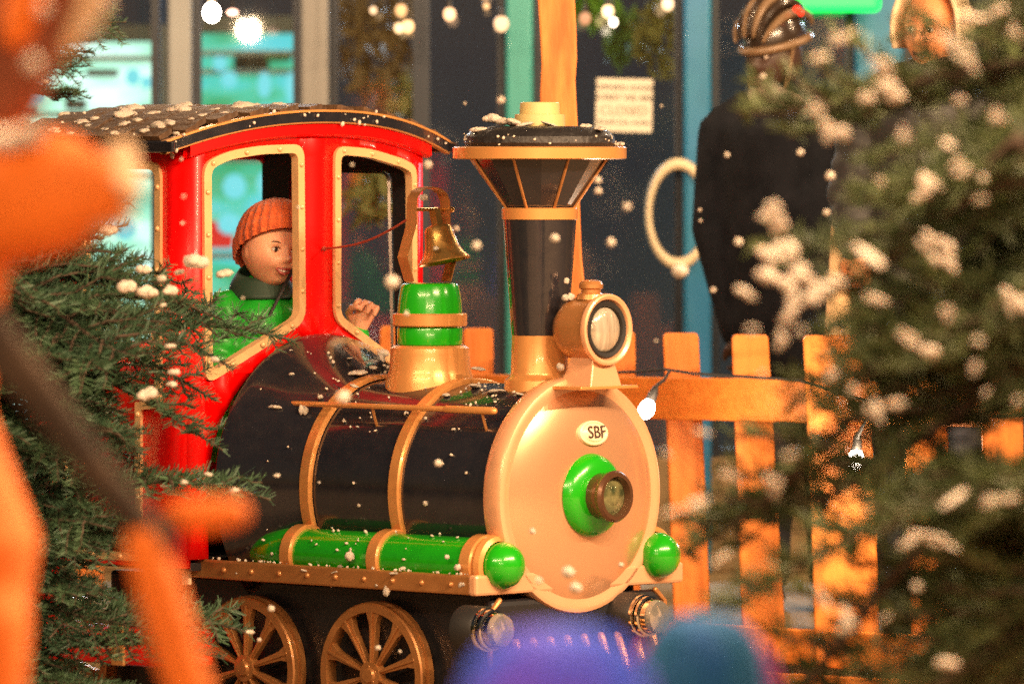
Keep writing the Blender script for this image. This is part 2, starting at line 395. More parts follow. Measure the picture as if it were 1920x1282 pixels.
# garlands and branches in the shop window
def leafclump(name, cx, cy, D, rx, ry, m, n, label, cat, seed, size=.035):
    rr = random.Random(seed); g = G(); c = P(cx, cy, D)
    g.tube([Vector((0, 0, ry*D/FP*1.1)), Vector((0, 0, -ry*D/FP*.6))], .008, 6)
    for i in range(n):
        a = rr.uniform(0, 6.28); q = math.sqrt(rr.random())
        p = Vector((math.cos(a)*q*rx*D/FP, rr.uniform(-.08, .08), math.sin(a)*q*ry*D/FP))
        M = Euler((rr.uniform(0, 6), rr.uniform(0, 6), rr.uniform(0, 6))).to_matrix()
        s = size*rr.uniform(.6, 1.4)
        g.face([p+M @ Vector(v)*s for v in ((-1, 0, 0), (-.2, -.38, .1), (1, 0, 0), (-.2, .38, .1))])
    return tag(g.build(name, m, loc=c, smooth=0), label, cat)
m_olive = mat('olive_leaves', (.22, .20, .05), .6, nscale=8, ncol=(.42, .36, .12))
m_brl = mat('brown_dry_leaves', (.20, .12, .05), .6, nscale=8, ncol=(.34, .22, .11))
leafclump('dried_garland', 655, 60, 23.4, 34, 90, m_brl, 60, 'brown dried leaf garland hanging beside the beige pillar', 'garland', 1, .05)
leafclump('dried_garland', 745, 70, 23.4, 50, 80, m_brl, 75, 'brown dried leaf garland with warm bulbs, middle of the dark window', 'garland', 2, .05)
leafclump('dried_garland', 690, 150, 23.4, 40, 50, m_brl, 34, 'lower brown dried leaf garland just above the cab roof', 'garland', 3, .05)
leafclump('potted_leaves', 765, 185, 23.2, 36, 36, m_olive, 60, 'dull olive bunch of leaves behind the dark window above the cab', 'plant', 4)
leafclump('potted_leaves', 1230, 60, 22.6, 48, 60, m_olive, 70, 'olive green leaves hanging beside the blue pillar top', 'plant', 5, .045)
leafclump('potted_leaves', 1165, 70, 22.8, 30, 45, mat('green_leaves', (.16, .30, .08), .6), 90, 'bright green leaves behind the white bulb', 'plant', 6, .045)
leafclump('potted_leaves', 1248, 130, 22.6, 36, 24, m_olive, 34, 'low olive leaf cluster right of the paper sign', 'plant', 7, .022)
leafclump('potted_leaves', 1110, 15, 22.8, 42, 30, mat('lime_leaves', (.20, .42, .05), .6), 80, 'lime green leaves at the top beside the wavy plank', 'plant', 8, .05)
leafclump('potted_leaves', 690, 370, 22.3, 44, 50, m_olive, 60, 'dim olive leaves seen through the right cab window', 'plant', 9, .05)

# fairy bulbs far inside the shop (out of focus)
def bulb(px, py, D, r, s, col, label):
    e = empty('hanging_bulb', P(px, py, D))
    tag(e, label, 'light bulb', 'warm bulbs glowing inside the dark shop')
    g = G(); g.ball((0, 0, 0), (r, r, r*1.15)); g.build('bulb', emis('warm_bulb_glow', (col[0], col[1]*.85, col[2]*.7), s*.36), e)
    g = G(); g.tube([(0, 0, r*1.0), (0, 0, r*2.0)], r*.45, 8); g.tube([(0, 0, r*2), (0, 0, r*2+.5)], .004, 5); g.build('socket', m_rubber, e)
for i, (px, py, sz_, s, col, lab) in enumerate([
    (843, 27, 1.0, 2.6, (1, .62, .36), 'warm round bulb left of the teal pillar, top of the dark window'),
    (765, 50, 1.0, 2.6, (1, .62, .30), 'bright amber bulb of the overlapping pair above the cab'),
    (748, 53, .8, 2.4, (1, .72, .42), 'paler bulb of the overlapping pair above the cab'),
    (752, 20, 1.0, 1.6, (1, .60, .28), 'amber bulb above the overlapping pair'),
    (940, 45, 1.2, 2.0, (1, .66, .40), 'large peach bulb in front of the teal pillar'),
    (700, 20, .6, 1.8, (1, .72, .46), 'small pale bulb among the brown garland'),
    (912, 12, .5, 1.8, (1, .62, .30), 'small amber bulb at the very top left of the teal pillar'),
    (1140, 22, 1.0, 3.2, (1, .72, .42), 'bright bulb right of the wavy plank, upper of two'),
    (1150, 42, .7, 6, (1, .9, .8), 'white bulb right of the wavy plank, lower of two'),
    (1097, 35, 1.0, .9, (1, .5, .28), 'dim reddish bulb close to the wavy plank'),
    (1252, 8, 1.0, 2.6, (1, .70, .45), 'pale bulb over the olive leaves by the blue pillar'),
    (910, -10, .8, 1.6, (1, .62, .36), 'warm bulb just leaving the top edge')]):
    bulb(px, py, 21.2 if i in (7, 8) else 21.5, .019*sz_, s, col, lab)

# lit hanging bulb top left
e = empty('hanging_bulb', P(397, 24, 20.6)); tag(e, 'brilliant white bulb hanging above the green lit window', 'light bulb')
g = G(); g.ball((0, 0, 0), (.026, .026, .03)); g.build('bulb', m_bulbw, e)
g = G(); g.tube([(0, 0, .026), (0, 0, .06)], .012, 8); g.tube([(0, 0, .06), (.05, 0, .3), (.2, 0, .5)], .004, 5); g.build('socket', m_rubber, e)
lamp('bulb_light', (0, -.05, 0), 6, parent=e)
e = empty('hanging_bulb', P(436, 24, 20.3)); tag(e, 'small peach bulb right of the brilliant white one', 'light bulb')
g = G(); g.ball((0, 0, 0), (.018, .014, .012)); g.build('bulb', emis('peach_bulb', (1, .5, .35), 1.2), e)
g = G(); g.tube([(0, 0, .012), (0, 0, .4)], .004, 6); g.build('socket', m_rubber, e)

# ------------------------------------------------------------------ fence
def fence_D(px): return 19.40-(px-1240)*(.9/550)
fence = empty('picket_fence', (0, 19, 0)); tag(fence, 'orange stained wooden picket fence running behind the train', 'fence')
fl = fence.location.copy()
def plank(name, poly, D, th, m, tdir=(0, 1, 0)):
    pts = [P(px, py, fence_D(px) if D is None else D)-fl for px, py in poly]
    g = G(); g.extrude(pts, Vector(tdir)*th)
    return g.build(name, m, fence, smooth=0, bevel=.006)
def picket(x0, x1, yt, xb0, xb1, yb, D=None):
    r_ = 7
    mid = (yt+yb)/2; bow = R.uniform(-3, 3)
    poly = [(xb0, yb), ((x0+xb0)/2+bow, mid), (x0, yt+r_), (x0+r_*.4, yt+r_*.3), (x0+r_, yt), (x1-r_, yt), (x1-r_*.4, yt+r_*.3), (x1, yt+r_), ((x1+xb1)/2+bow, mid), (xb1, yb)]
    return plank('picket', poly, D if D else fence_D((x0+x1)/2), .028, m_wood)
for (x0, x1, yt, xb0, xb1, yb) in [
    (712, 768, 611, 715, 775, 1290), (868, 925, 615, 875, 935, 1290), (990, 1050, 618, 1000, 1060, 1290),
    (1122, 1191, 621, 1130, 1205, 1230), (1243, 1310, 624, 1266, 1336, 1230), (1372, 1441, 627, 1394, 1476, 1240),
    (1690, 1770, 640, 1712, 1800, 1260), (1838, 1915, 645, 1850, 1930, 1270), (1975, 2050, 650, 1990, 2070, 1280),
    (560, 620, 606, 565, 625, 1290), (420, 475, 602, 425, 480, 1290), (280, 335, 598, 285, 340, 1290), (140, 190, 594, 145, 195, 1290)]:
    picket(x0, x1, yt, xb0, xb1, yb)
# wide post in front of the pickets
g_ = picket(1506, 1628, 628, 1530, 1652, 1250, D=18.78); g_['label'] = 'wide end board with the brightest light on it'
def rail(y0a, y0b, y1a, y1b, xa, xb, th, off, name='rail'):
    pa0, pb0 = P(xa, y0a, fence_D(xa)-off)-fl, P(xb, y0b, fence_D(xb)-off)-fl
    pa1, pb1 = P(xa, y1a, fence_D(xa)-off)-fl, P(xb, y1b, fence_D(xb)-off)-fl
    g = G(); g.extrude([pa0, pb0, pb1, pa1], Vector((0, th, 0))); return g.build(name, m_woodr, fence, smooth=0, bevel=.005)
rail(690, 716, 760, 800, 100, 1840, .03, .034)
rail(1110, 1202, 1150, 1282, 100, 1960, .035, .036)
rail(1180, 1290, 1260, 1420, 100, 1960, .03, .09, 'skirt_board')
# wavy plank post behind the chimney
pts_l = [(1009, -160), (1008, 0), (1012, 60), (1015, 120), (1012, 180), (1014, 230), (1016, 400), (1022, 560), (1030, 800), (1034, 1250)]
pts_r = [(1072, -160), (1078, 0), (1081, 60), (1082, 110), (1079, 150), (1083, 230), (1088, 400), (1091, 480), (1097, 540), (1096, 800), (1100, 1250)]
g = G(); g.extrude([P(x, y, 18.55)-P(1045, 1250, 18.55) for x, y in pts_l]+[P(x, y, 18.55)-P(1045, 1250, 18.55) for x, y in pts_r[::-1]], (0, .04, 0))
tag(g.build('wavy_plank', m_post, loc=P(1045, 1250, 18.55), smooth=0, bevel=.006), 'tall wavy-edged orange wooden plank standing behind the chimney', 'plank')

# string light on the fence
e = empty('string_light', P(1240, 700, 18.9)); tag(e, 'black string light cable along the fence top with two lit bulbs', 'string light')
B = e.location.copy()
g = G()
def cp(px, py, D): return P(px, py, D)-B
g.tube([cp(1080, 700, 19.3), cp(1190, 697, 19.1), cp(1245, 692, 19.0), cp(1300, 700, 19.0), cp(1430, 708, 18.9), cp(1500, 712, 18.7), cp(1600, 745, 18.5), cp(1680, 765, 18.45), cp(1740, 776, 18.4), cp(1800, 783, 18.4), cp(1960, 775, 18.3)], .0045, 6)
g.tube([cp(1256, 694, 18.96), cp(1246, 712, 18.9), cp(1232, 722, 18.85), cp(1228, 732, 18.8)], .005, 6)
g.tube([cp(1640, 760, 18.45), cp(1622, 790, 18.5), cp(1608, 820, 18.55)], .005, 6)
g.build('cable', m_rubber, e)
for (a, b_, c_, w_) in (((1229, 728, 18.8), (1219, 752, 18.78), (1211, 770, 18.76), 3), ((1609, 815, 18.6), (1606, 842, 18.6), (1604, 866, 18.6), 5)):
    pa, pb, pc = cp(*a), cp(*b_), cp(*c_)
    g = G(); g.tube([pa, pa.lerp(pb, .4), pb], [.009, .014, .015], 10); so = g.build('socket', m_rubber, e)
    g = G(); g.tube([pb, pb.lerp(pc, .5), pc], [.012, .021, .023], 12); g.build('bulb', m_bulbw, e)
    lamp('bulb_light', pc+Vector((.0, -.05, 0)), w_, (1, .74, .48), .02, e)

# ------------------------------------------------------------------ THE TRAIN
ANG = math.radians(43.6)
F_ = Vector((math.cos(ANG), -math.sin(ANG), 0)); L_ = Vector((math.sin(ANG), math.cos(ANG), 0))
O = P(1085, 927, 17.4); H = O.z; O0 = Vector((O.x, O.y, 0))
CAM = Vector((0, 0, CZ))
def on_x(px, py, u):
    d = Vector(((px-960)/FP, 1, -(py-280)/FP)); t = (u-(CAM-O0).dot(F_))/d.dot(F_)
    q = CAM+d*t-O0; return Vector((u, q.dot(L_), q.z))
def on_y(px, py, y):
    d = Vector(((px-960)/FP, 1, -(py-280)/FP)); t = (y-(CAM-O0).dot(L_))/d.dot(L_)
    q = CAM+d*t-O0; return Vector((q.dot(F_), y, q.z))
UC = -.97
def bow(y): return -.22*y*y
def on_wall(px, py):
    u = UC
    for _ in range(12): p = on_x(px, py, u); u = UC+bow(p.y)
    return p
def W_(l):  # local -> world
    return O0+F_*l[0]+L_*l[1]+Vector((0, 0, l[2]))

T = empty('toy_steam_train', O0, -ANG)
tag(T, 'ride-on toy steam locomotive, black boiler, red cab, copper front and green domes', 'toy train')
def part(g, name, m, parent=None, **k): return g.build(name, m, parent or T, **k)

rivet_me = None
def rivets(points, normal, r, m, parent, name='rivet'):
    g = G(); g.lathe([(0, r), (r*.35, r*.92), (r*.7, r*.6), (r*.85, r*.2), (r*.87, .00001)], axis='x', seg=10)
    first = None
    for p, n in zip(points, normal if hasattr(normal, '__len__') and not isinstance(normal, Vector) else [normal]*len(points)):
        if first is None: first = g.build(name, m, parent); o = first
        else: o = bpy.data.objects.new(name, first.data); COL.objects.link(o); o.parent = parent
        o.location = p; o.rotation_euler = Vector(n).to_track_quat('X', 'Z').to_euler()

RB = .285
# boiler barrel with flared rear
g = G(); g.lathe([(-.965, .398), (-.955, .405), (-.93, .40), (-.73, RB+.004), (-.70, RB), (-.03, RB)], (0, 0, H), 'x', 96)
boiler = part(g, 'boiler', m_black)
def ring_x(u, r, wdt, th, name, m, parent=None, c=(0, 0), seg=96):
    g = G(); g.lathe([(u-wdt/2, r), (u-wdt/2, r+th*.7), (u-wdt*.38, r+th), (u+wdt*.38, r+th), (u+wdt/2, r+th*.7), (u+wdt/2, r)], (0, c[0], H+c[1]), 'x', seg)
    return part(g, name, m, parent)
ring_x(-.395, RB, .042, .012, 'boiler_band', m_gold)
ring_x(-.725, RB+.003, .042, .012, 'boiler_band', m_gold)
# smokebox ring and door
g = G(); g.lathe([(-.06, RB), (-.06, .300), (-.05, .308), (-.02, .312), (.0, .312), (.008, .308), (.011, .300), (.011, .292), (.008, .284), (.006, .264)], (0, 0, H), 'x', 96)
part(g, 'smokebox_ring', m_peach)
g = G(); g.lathe([(.006, .276), (.012, .262), (.022, .235), (.034, .18), (.042, .12), (.046, .05), (.047, .0001)], (0, 0, H), 'x', 96)
door = part(g, 'smokebox_door', mat('coppery_door_paint', (.90, .50, .28), .26, .62, .6, nscale=3, ncol=(.84, .42, .22), nfac=.6, bump=.04, bscale=6))
g = G(); g.lathe([(.040, .108), (.046, .110), (.062, .104), (.074, .090), (.078, .070), (.080, .060), (.072, .045)], (0, 0, H), 'x', 64)
part(g, 'green_boss', m_green)
g = G(); g.lathe([(.060, .060), (.110, .058), (.118, .066), (.130, .068), (.138, .062), (.138, .052), (.120, .048)], (0, 0, H), 'x', 48)
hub = part(g, 'hub_ring', mat('dark_bronze_ring', (.13, .06, .03), .3, .5, .6))
g = G(); g.lathe([(.118, .05), (.124, .03), (.128, .0001)], (0, 0, H), 'x', 32); part(g, 'hub_glass', mat('dark_glass_star', (.05, .07, .03), .08, .3, 1, nscale=25, ncol=(.3, .28, .12), nfac=.3, bump=.8, bscale=60), hub)
# badge SBF
bp = on_x(1110, 812, .036)
g = G(); g.lathe([(0, .056), (.008, .054), (.010, .048), (.007, .043), (.012, .036), (.014, .0001)], (0, 0, 0), 'x', 40, sy=.60)
badge = g.build('badge', mat('cream_badge', (.85, .66, .46), .35, .0, .5), T, loc=bp, rot=(0, -.16, 0))
text('lettering', 'SBF', .046, mat('badge_ink', (.04, .02, .015), .5), badge, (.0152, .004, .0), (PI/2, 0, PI/2), ext=.0006)
# side tubes (green) with straps and domed ends
for s in (-1, 1):
    cy, cz, rt = s*.300, -.172, .069
    g = G(); g.lathe([(-.95, .001), (-.93, .018), (-.90, .034), (-.84, .056), (-.78, .067), (-.74, rt), (-.02, rt)], (0, cy, H+cz), 'x', 40)
    st = part(g, 'side_tank', m_green)
    for u in (-.72, -.395, -.055):
        ring_x(u, rt-.004, .045, .014, 'tank_strap', m_gold, T, (cy, cz), 40)
    g = G(); g.lathe([(-.035, rt+.004), (-.02, rt+.010), (-.005, rt+.006), (.0, rt-.006)], (0, cy, H+cz), 'x', 40); part(g, 'end_collar', m_gold)
    g = G(); g.lathe([(-.01, .058), (.01, .0615), (.025, .0600), (.045, .050), (.058, .036), (.066, .018), (.069, .0001)], (0, cy, H+cz), 'x', 40); part(g, 'domed_end', m_green)
# running board
zt = on_y(860, 1077, -.385).z; zb = on_y(860, 1114, -.385).z
g = G(); g.box((-.585, 0, (zt+zb)/2-.004), (1.13, .75, zt-zb-.012)); part(g, 'deck', m_gold, smooth=0)
for s in (-1, 1):
    g = G(); g.box((-.60, s*.385, (zt+zb)/2), (1.17, .02, zt-zb)); rb = part(g, 'deck_edge', m_bronze, smooth=0, bevel=.006)
    rivets([Vector((-.085-.106*i, s*.395, (zt+zb)/2)) for i in range(10)], Vector((0, s, 0)), .0085, m_bronze, rb)
g = G(); g.box((-.004, 0, (zt+zb)/2), (.03, .80, zt-zb+.003)); part(g, 'front_beam', m_peach, smooth=0, bevel=.008)
# chassis
g = G(); g.box((-.78, 0, .255), (1.45, .56, zb-.07)); part(g, 'chassis', m_blackm, smooth=0, bevel=.01)
g = G(); g.box((-.02, 0, .30), (.04, .66, .26)); part(g, 'front_plate', m_blackm, smooth=0, bevel=.015)
g = G()
for i in range(9):
    y = -.26+.065*i; g.tube([(.02, y, .32), (.12, y*1.02, .06)], .012, 8)
g.box((.12, 0, .05), (.04, .6, .03)); part(g, 'cowcatcher', m_gold)
g = G()
for s in (-1, 1):
    g.tube([(-.002, s*.30, .43), (-.002, s*.335, .40), (-.002, s*.335, .12)], .008, 8)
part(g, 'plate_trim', m_bronze)
# front lamps
for (px, py) in ((888, 1178), (1182, 1152)):
    p = on_x(px, py, .03)
    g = G(); g.lathe([(-.03, .060), (.035, .060), (.045, .054)], (0, 0, 0), 'x', 32); lp = g.build('buffer_lamp', m_rubber, T, loc=p)
    g = G()
    for u0, r0 in ((.047, .056), (.066, .053)):
        g.lathe([(u0-.006, r0-.006), (u0-.004, r0), (u0+.004, r0), (u0+.006, r0-.006)], (0, 0, 0), 'x', 32)
    g.lathe([(.04, .048), (.09, .044)], (0, 0, 0), 'x', 32); g.build('chrome_ring', m_chrome, lp)
    g = G(); g.lathe([(.07, .044), (.098, .044), (.106, .040), (.108, .0001)], (0, 0, 0), 'x', 32); g.build('lens', m_lens, lp)
    g = G(); g.lathe([(.045, .008), (.07, .035), (.072, .0001)], (0, 0, 0), 'x', 24); g.build('reflector', m_chrome, lp)

# wheels
def wheel(cx, y, zc, r, side):
    g = G(); s = side
    prof = [(0, r*.93), (0, r-.004), (.004*1, r), (.016, r), (.018, r-.006), (.024, r-.006), (.026, r+.004), (.042, r+.004), (.044, r-.004), (.044, r*.90), (.012, r*.86), (0, r*.87), (0, r*.93)]
    g.lathe([(-side*0+(-side)*t, q) for t, q in prof], (0, 0, 0), 'y', 64)
    wh = g.build('wheel', m_bronze, T, loc=(cx, y, zc))
    g = G(); g.lathe([(side*.012, .0001), (side*.012, .018), (side*.004, .022), (side*.003, .036), (-side*.02, .038)], (0, 0, 0), 'y', 24); g.build('hub', m_bronze, wh)
    sp = None
    for k in range(10):
        if sp is None:
            g = G(); h0, h1 = .012, .026; z0, z1 = .03, r*.89; yy0, yy1 = -.004*side, -.024*side
            g.extrude([(-h0/2, yy0, z0), (h0/2, yy0, z0), (h1/2, yy0, z1*.8), (h1, yy0, z1), (-h1, yy0, z1), (-h1/2, yy0, z1*.8)], (0, yy1-yy0, 0))
            g.extrude([(-.003, .002*side, z0), (.003, .002*side, z0), (.004, .002*side, z1), (-.004, .002*side, z1)], (0, -.008*side, 0))
            sp = g.build('spoke', m_bronze, wh, smooth=0, bevel=.002); o = sp
        else:
            o = bpy.data.objects.new('spoke', sp.data); COL.objects.link(o); o.parent = wh
            q = o.modifiers.new('b', 'BEVEL'); q.width = .002; q.segments = 2
        o.rotation_euler = (0, 2*PI*k/10+.02, 0)
    rivets([Vector((.022*math.cos(a), side*.002, .022*math.sin(a))) for a in (.4, 1.66, 2.9, 4.2, 5.4)], Vector((0, side, 0)), .005, m_bronze, wh, 'bolt')
for (px, py) in ((694, 1265), (458, 1252)):
    p = on_y(px, py, -.345)
    wheel(p.x, -.345, p.z, .190, -1); wheel(p.x, .345, p.z, .190, 1)
wheel(-1.62, -.345, .2, .17, -1); wheel(-1.62, .345, .2, .17, 1)
g = G()
for s in (-1, 1): g.box((-1.0, s*.30, .006), (3.4, .03, .012))
tag(g.build('track', mat('steel_rail', (.12, .09, .07), .4, .7), smooth=0, loc=O0, rot=(0, 0, -ANG)), kind='structure')

# chimney
sc0 = on_x(1012, 665, 0); us = None
lo, hi = -.4, .1
for _ in range(40):   # u on the centre line that projects to px 1012
    mid_ = (lo+hi)/2; q = W_((mid_, 0, 0)); x = 960+q.x*FP/q.y
    if x > 1012: hi = mid_
    else: lo = mid_
us = lo; Dst = W_((us, 0, 0)).y
def zc(py, D): return CZ-(py-280)*D/FP
k = Dst/FP
g = G(); g.lathe([(H+.20, .105), (zc(712, Dst), .092), (zc(704, Dst), .079), (zc(698, Dst), .0765), (zc(628, Dst), .0735)], (us, 0, 0), 'z', 64)
ch = part(g, 'chimney_base', m_gold)
g = G(); g.lathe([(zc(628, Dst), 53*k), (zc(410, Dst), 69*k)], (us, 0, 0), 'z', 64); col = part(g, 'chimney', m_black)
g = G(); g.lathe([(zc(412, Dst), 68*k), (zc(411, Dst), 71*k), (zc(391, Dst), 71.5*k), (zc(389, Dst), 68*k)], (us, 0, 0), 'z', 64); part(g, 'chimney_collar', m_gold)
g = G(); g.lathe([(zc(390, Dst), 66*k), (zc(299, Dst), 132*k)], (us, 0, 0), 'z', 16); part(g, 'chimney_cone', m_black, smooth=10)
for a in range(0, 360, 45):
    a_ = math.radians(a+22); g = G()
    c_, s_ = math.cos(a_), math.sin(a_)
    g.tube([(us+68*k*c_, 68*k*s_, zc(390, Dst)), (us+134*k*c_, 134*k*s_, zc(298, Dst))], .0042, 6); part(g, 'cone_rod', m_bronze)
g = G(); g.lathe([(zc(298, Dst), 128*k), (zc(299, Dst), 158*k), (zc(297, Dst), 163*k), (zc(277, Dst), 163*k), (zc(275, Dst), 160*k), (zc(275, Dst), 130*k)], (us, 0, 0), 'z', 80); part(g, 'chimney_rim', m_gold)
g = G(); g.lathe([(zc(275, Dst), 138*k), (zc(268, Dst), 142*k), (zc(256, Dst), 140*k), (zc(246, Dst), 130*k), (zc(240, Dst), 112*k), (zc(237, Dst), 90*k), (zc(237, Dst), .0001)], (us, 0, 0), 'z', 64); part(g, 'chimney_cap', mat('matte_black_cap', (.014, .012, .012), .55, 0, .1, bump=1.2, bscale=26))
g = G(); g.lathe([(zc(238, Dst), 48*k), (zc(215, Dst), 47*k), (zc(214, Dst), 38*k), (zc(194, Dst), 37*k), (zc(192, Dst), 35*k), (zc(192, Dst), .0001)], (us, 0, 0), 'z', 32); part(g, 'plastic_outlet', m_amber)

# steam dome with bell
def u_for(px_):
    lo, hi = -1.2, .3
    for _ in range(40):
        m_ = (lo+hi)/2; q = W_((m_, 0, 0)); x = 960+q.x*FP/q.y
        if x > px_: hi = m_
        else: lo = m_
    return lo
ub = u_for(806); Db = W_((ub, 0, 0)).y; k = Db/FP
g = G(); g.lathe([(H+.18, .125), (zc(716, Db), .120), (zc(700, Db), .113), (zc(690, Db), .109), (zc(664, Db), .107), (zc(652, Db), .105), (zc(647, Db), .095), (zc(647, Db), .06)], (ub, 0, 0), 'z', 64)
part(g, 'dome_base', m_gold)
g = G(); g.lathe([(zc(648, Db), 58*k), (zc(645, Db), 61*k), (zc(617, Db), 62*k), (zc(612, Db), 60*k)], (ub, 0, 0), 'z', 64); part(g, 'dome_lower', m_green)
g = G(); g.lathe([(zc(612, Db), 58*k), (zc(611, Db), 68*k), (zc(609, Db), 70*k), (zc(589, Db), 70*k), (zc(587, Db), 68*k), (zc(586, Db), 56*k)], (ub, 0, 0), 'z', 64); part(g, 'dome_band', m_gold)
g = G(); g.lathe([(zc(587, Db), 61*k), (zc(560, Db), 59*k), (zc(537, Db), 55*k), (zc(532, Db), 52*k), (zc(530, Db), 46*k), (zc(530, Db), .0001)], (ub, 0, 0), 'z', 64); part(g, 'dome_upper', m_green)
# bell yoke: strap bent to an arch, plane across the train
arch = [(776, 528), (763, 483), (772, 450), (780, 419), (780.5, 385), (782, 370), (790, 357), (800, 352), (812, 350), (826, 353), (838, 362), (844, 376), (845, 395), (845, 425), (852, 452), (858, 481), (846, 528)]
uf = ub+.018
a1 = [on_x(x, y, uf) for x, y in arch]; cx_ = sum(p.y for p in a1)/len(a1)
g = G()
def shrink(p, k_=.0035):
    c = Vector((p.x, cx_*.0+on_x(812, 440, uf).y, on_x(812, 430, uf).z)); d = (c-p); d.x = 0
    return p+d.normalized()*k_
ou = a1; inn = [shrink(p) for p in a1]; back = Vector((-.036, 0, 0))
rows = []
for p, q in zip(ou, inn): rows.append([p, q, q+back, p+back])
g.quadgrid(rows, closed_u=True)
yoke = part(g, 'bell_yoke', m_bronze, smooth=40)
g = G(); p0, p1 = on_x(777, 393, ub), on_x(847, 393, ub); g.tube([p0, p1], .005, 8); g.ball(p0, .008); g.ball(p1, .008); part(g, 'bell_axle', m_brass, yoke)
g = G(); g.lathe([(0, 30*k), (-.012*1, 22*k)], (0, 0, 0), 'z', 8)
bz = on_x(808, 400, ub)
bell = [(0, .010), (-.002, .022), (-.006, .034), (-.012, .038), (-.03, .041), (-.06, .048), (-.078, .058), (-.088, .068), (-.093, .071), (-.096, .070), (-.093, .066), (-.080, .054), (-.05, .040)]
g = G(); g.lathe([(-.030+z*1.08, r*1.0) for z, r in bell], (0, 0, 0), 'z', 48); g.box((0, 0, -.012), (.022, .022, .04)); g.tube([(0, 0, -.03), (0, 0, -.1)], .003, 6); g.ball((0, 0, -.105), .010)
g.build('bell', m_brass, yoke, loc=(ub+.012, bz.y+.004, bz.z), rot=(.06, -.20, 0))
# bell cord
c0 = on_wall(603, 466)+Vector((.01, 0, 0)); c1 = on_x(765, 411, ub-.02)
g = G(); pts = []
for i in range(9):
    t = i/8; p = c0.lerp(c1, t); p.z -= .02*math.sin(PI*t); pts.append(p)
g.tube(pts, .0032, 6); g.ball(c0, .007); part(g, 'bell_cord', m_rope)

# headlamp
uh = u_for(1137); D_h = W_((uh, 0, 0)).y; zl = zc(618, D_h)
g = G(); g.lathe([(-.155, .0001), (-.15, .03), (-.135, .062), (-.11, .080), (-.09, .084), (-.01, .084), (-.008, .088)], (uh, 0, zl), 'x', 56)
hl = part(g, 'headlamp', m_bronze)
g = G(); g.lathe([(-.010, .082), (-.008, .092), (.0, .095), (.008, .093), (.010, .088), (.006, .080), (-.004, .076)], (uh, 0, zl), 'x', 56); part(g, 'bezel', m_peach, hl)
g = G(); g.lathe([(-.004, .077), (.004, .072), (.002, .062), (-.012, .058), (-.02, .056)], (uh, 0, zl), 'x', 48); part(g, 'lamp_gasket', m_rubber, hl)
g = G(); g.lathe([(-.006, .058), (.002, .05), (.006, .03), (.008, .0001)], (uh, 0, zl), 'x', 40); part(g, 'lamp_lens', mat('pale_lens', (.75, .66, .52), .12, .35, 1, nscale=8, ncol=(.35, .28, .2), nfac=.5, bump=.5, bscale=14, stretch=(1, 6, 1)), hl)
g = G(); g.lathe([(.078, .040), (.092, .036), (.096, .026), (.104, .026), (.108, .032), (.118, .032), (.126, .026), (.13, .012), (.13, .0001)], (uh-.055, 0, zl), 'z', 32); part(g, 'lamp_cap', m_bronze, hl)
zp0, zp1 = zc(724, D_h), zc(672, D_h)
g = G()
a0 = [(uh-.11, -.06, zp0), (uh+.0, -.06, zp0), (uh+.0, .06, zp0), (uh-.11, .06, zp0)]
b0 = [(uh-.09, -.036, zp1+.01), (uh-.012, -.036, zp1+.01), (uh-.012, .036, zp1+.01), (uh-.09, .036, zp1+.01)]
g.quadgrid([a0, b0], closed_u=True); g.face(b0); part(g, 'lamp_pedestal', m_peach, smooth=0, bevel=.003)
g = G(); g.box((uh-.055, 0, zp0-.003), (.135, .22, .008)); part(g, 'lamp_plate', m_gold, smooth=0, bevel=.002)
# handrails
for s in (-1, 1):
    p0 = on_y(525, 757, -.245); p1 = on_y(915, 768, -.245)
    q0, q1 = Vector((p0.x, s*.245, p0.z)), Vector((p1.x, s*.245, (p0.z+p1.z)/2)); q0.z = q1.z
    g = G(); g.tube([q0, q1], .0075, 8); g.tube([q1-Vector((.15, 0, 0)), q1+Vector((.02, 0, 0))], .0105, 10); hr = part(g, 'handrail', m_gold)
    for t in (.03, .45, .97):
        b_ = q0.lerp(q1, t); g = G(); g.tube([b_, b_+Vector((0, -s*.01, -.03)), b_+Vector((0, -s*.02, -.055))], .004, 6); part(g, 'rail_bracket', m_bronze, hr)

# ---------------- cab
def round_poly(pts, rad, seg=6):
    out = []; n = len(pts)
    rad = rad if hasattr(rad, '__len__') else [rad]*n
    for i in range(n):
        p, a, b = Vector(pts[i]), Vector(pts[i-1]), Vector(pts[(i+1) % n])
        da, db = (a-p), (b-p); la, lb = da.length, db.length; da.normalize(); db.normalize()
        r = min(rad[i], la*.45, lb*.45)
        p0, p1 = p+da*r, p+db*r
        for s in range(seg+1):
            t = s/seg; out.append(p0*(1-t)**2+p*2*t*(1-t)+p1*t*t)
    return out
def inset(pts, d):
    n = len(pts); A = sum(pts[i].x*pts[(i+1) % n].y-pts[(i+1) % n].x*pts[i].y for i in range(n)); sg = 1 if A > 0 else -1
    out = []
    for i in range(n):
        a, p, b = pts[i-1], pts[i], pts[(i+1) % n]
        e1 = (p-a).normalized(); e2 = (b-p).normalized(); n1 = Vector((-e1.y, e1.x))*sg; n2 = Vector((-e2.y, e2.x))*sg
        m_ = (n1+n2); m_ = m_/max(.3, m_.dot(n1)) if m_.length > 1e-6 else n1
        out.append(p+m_*d)
    return out
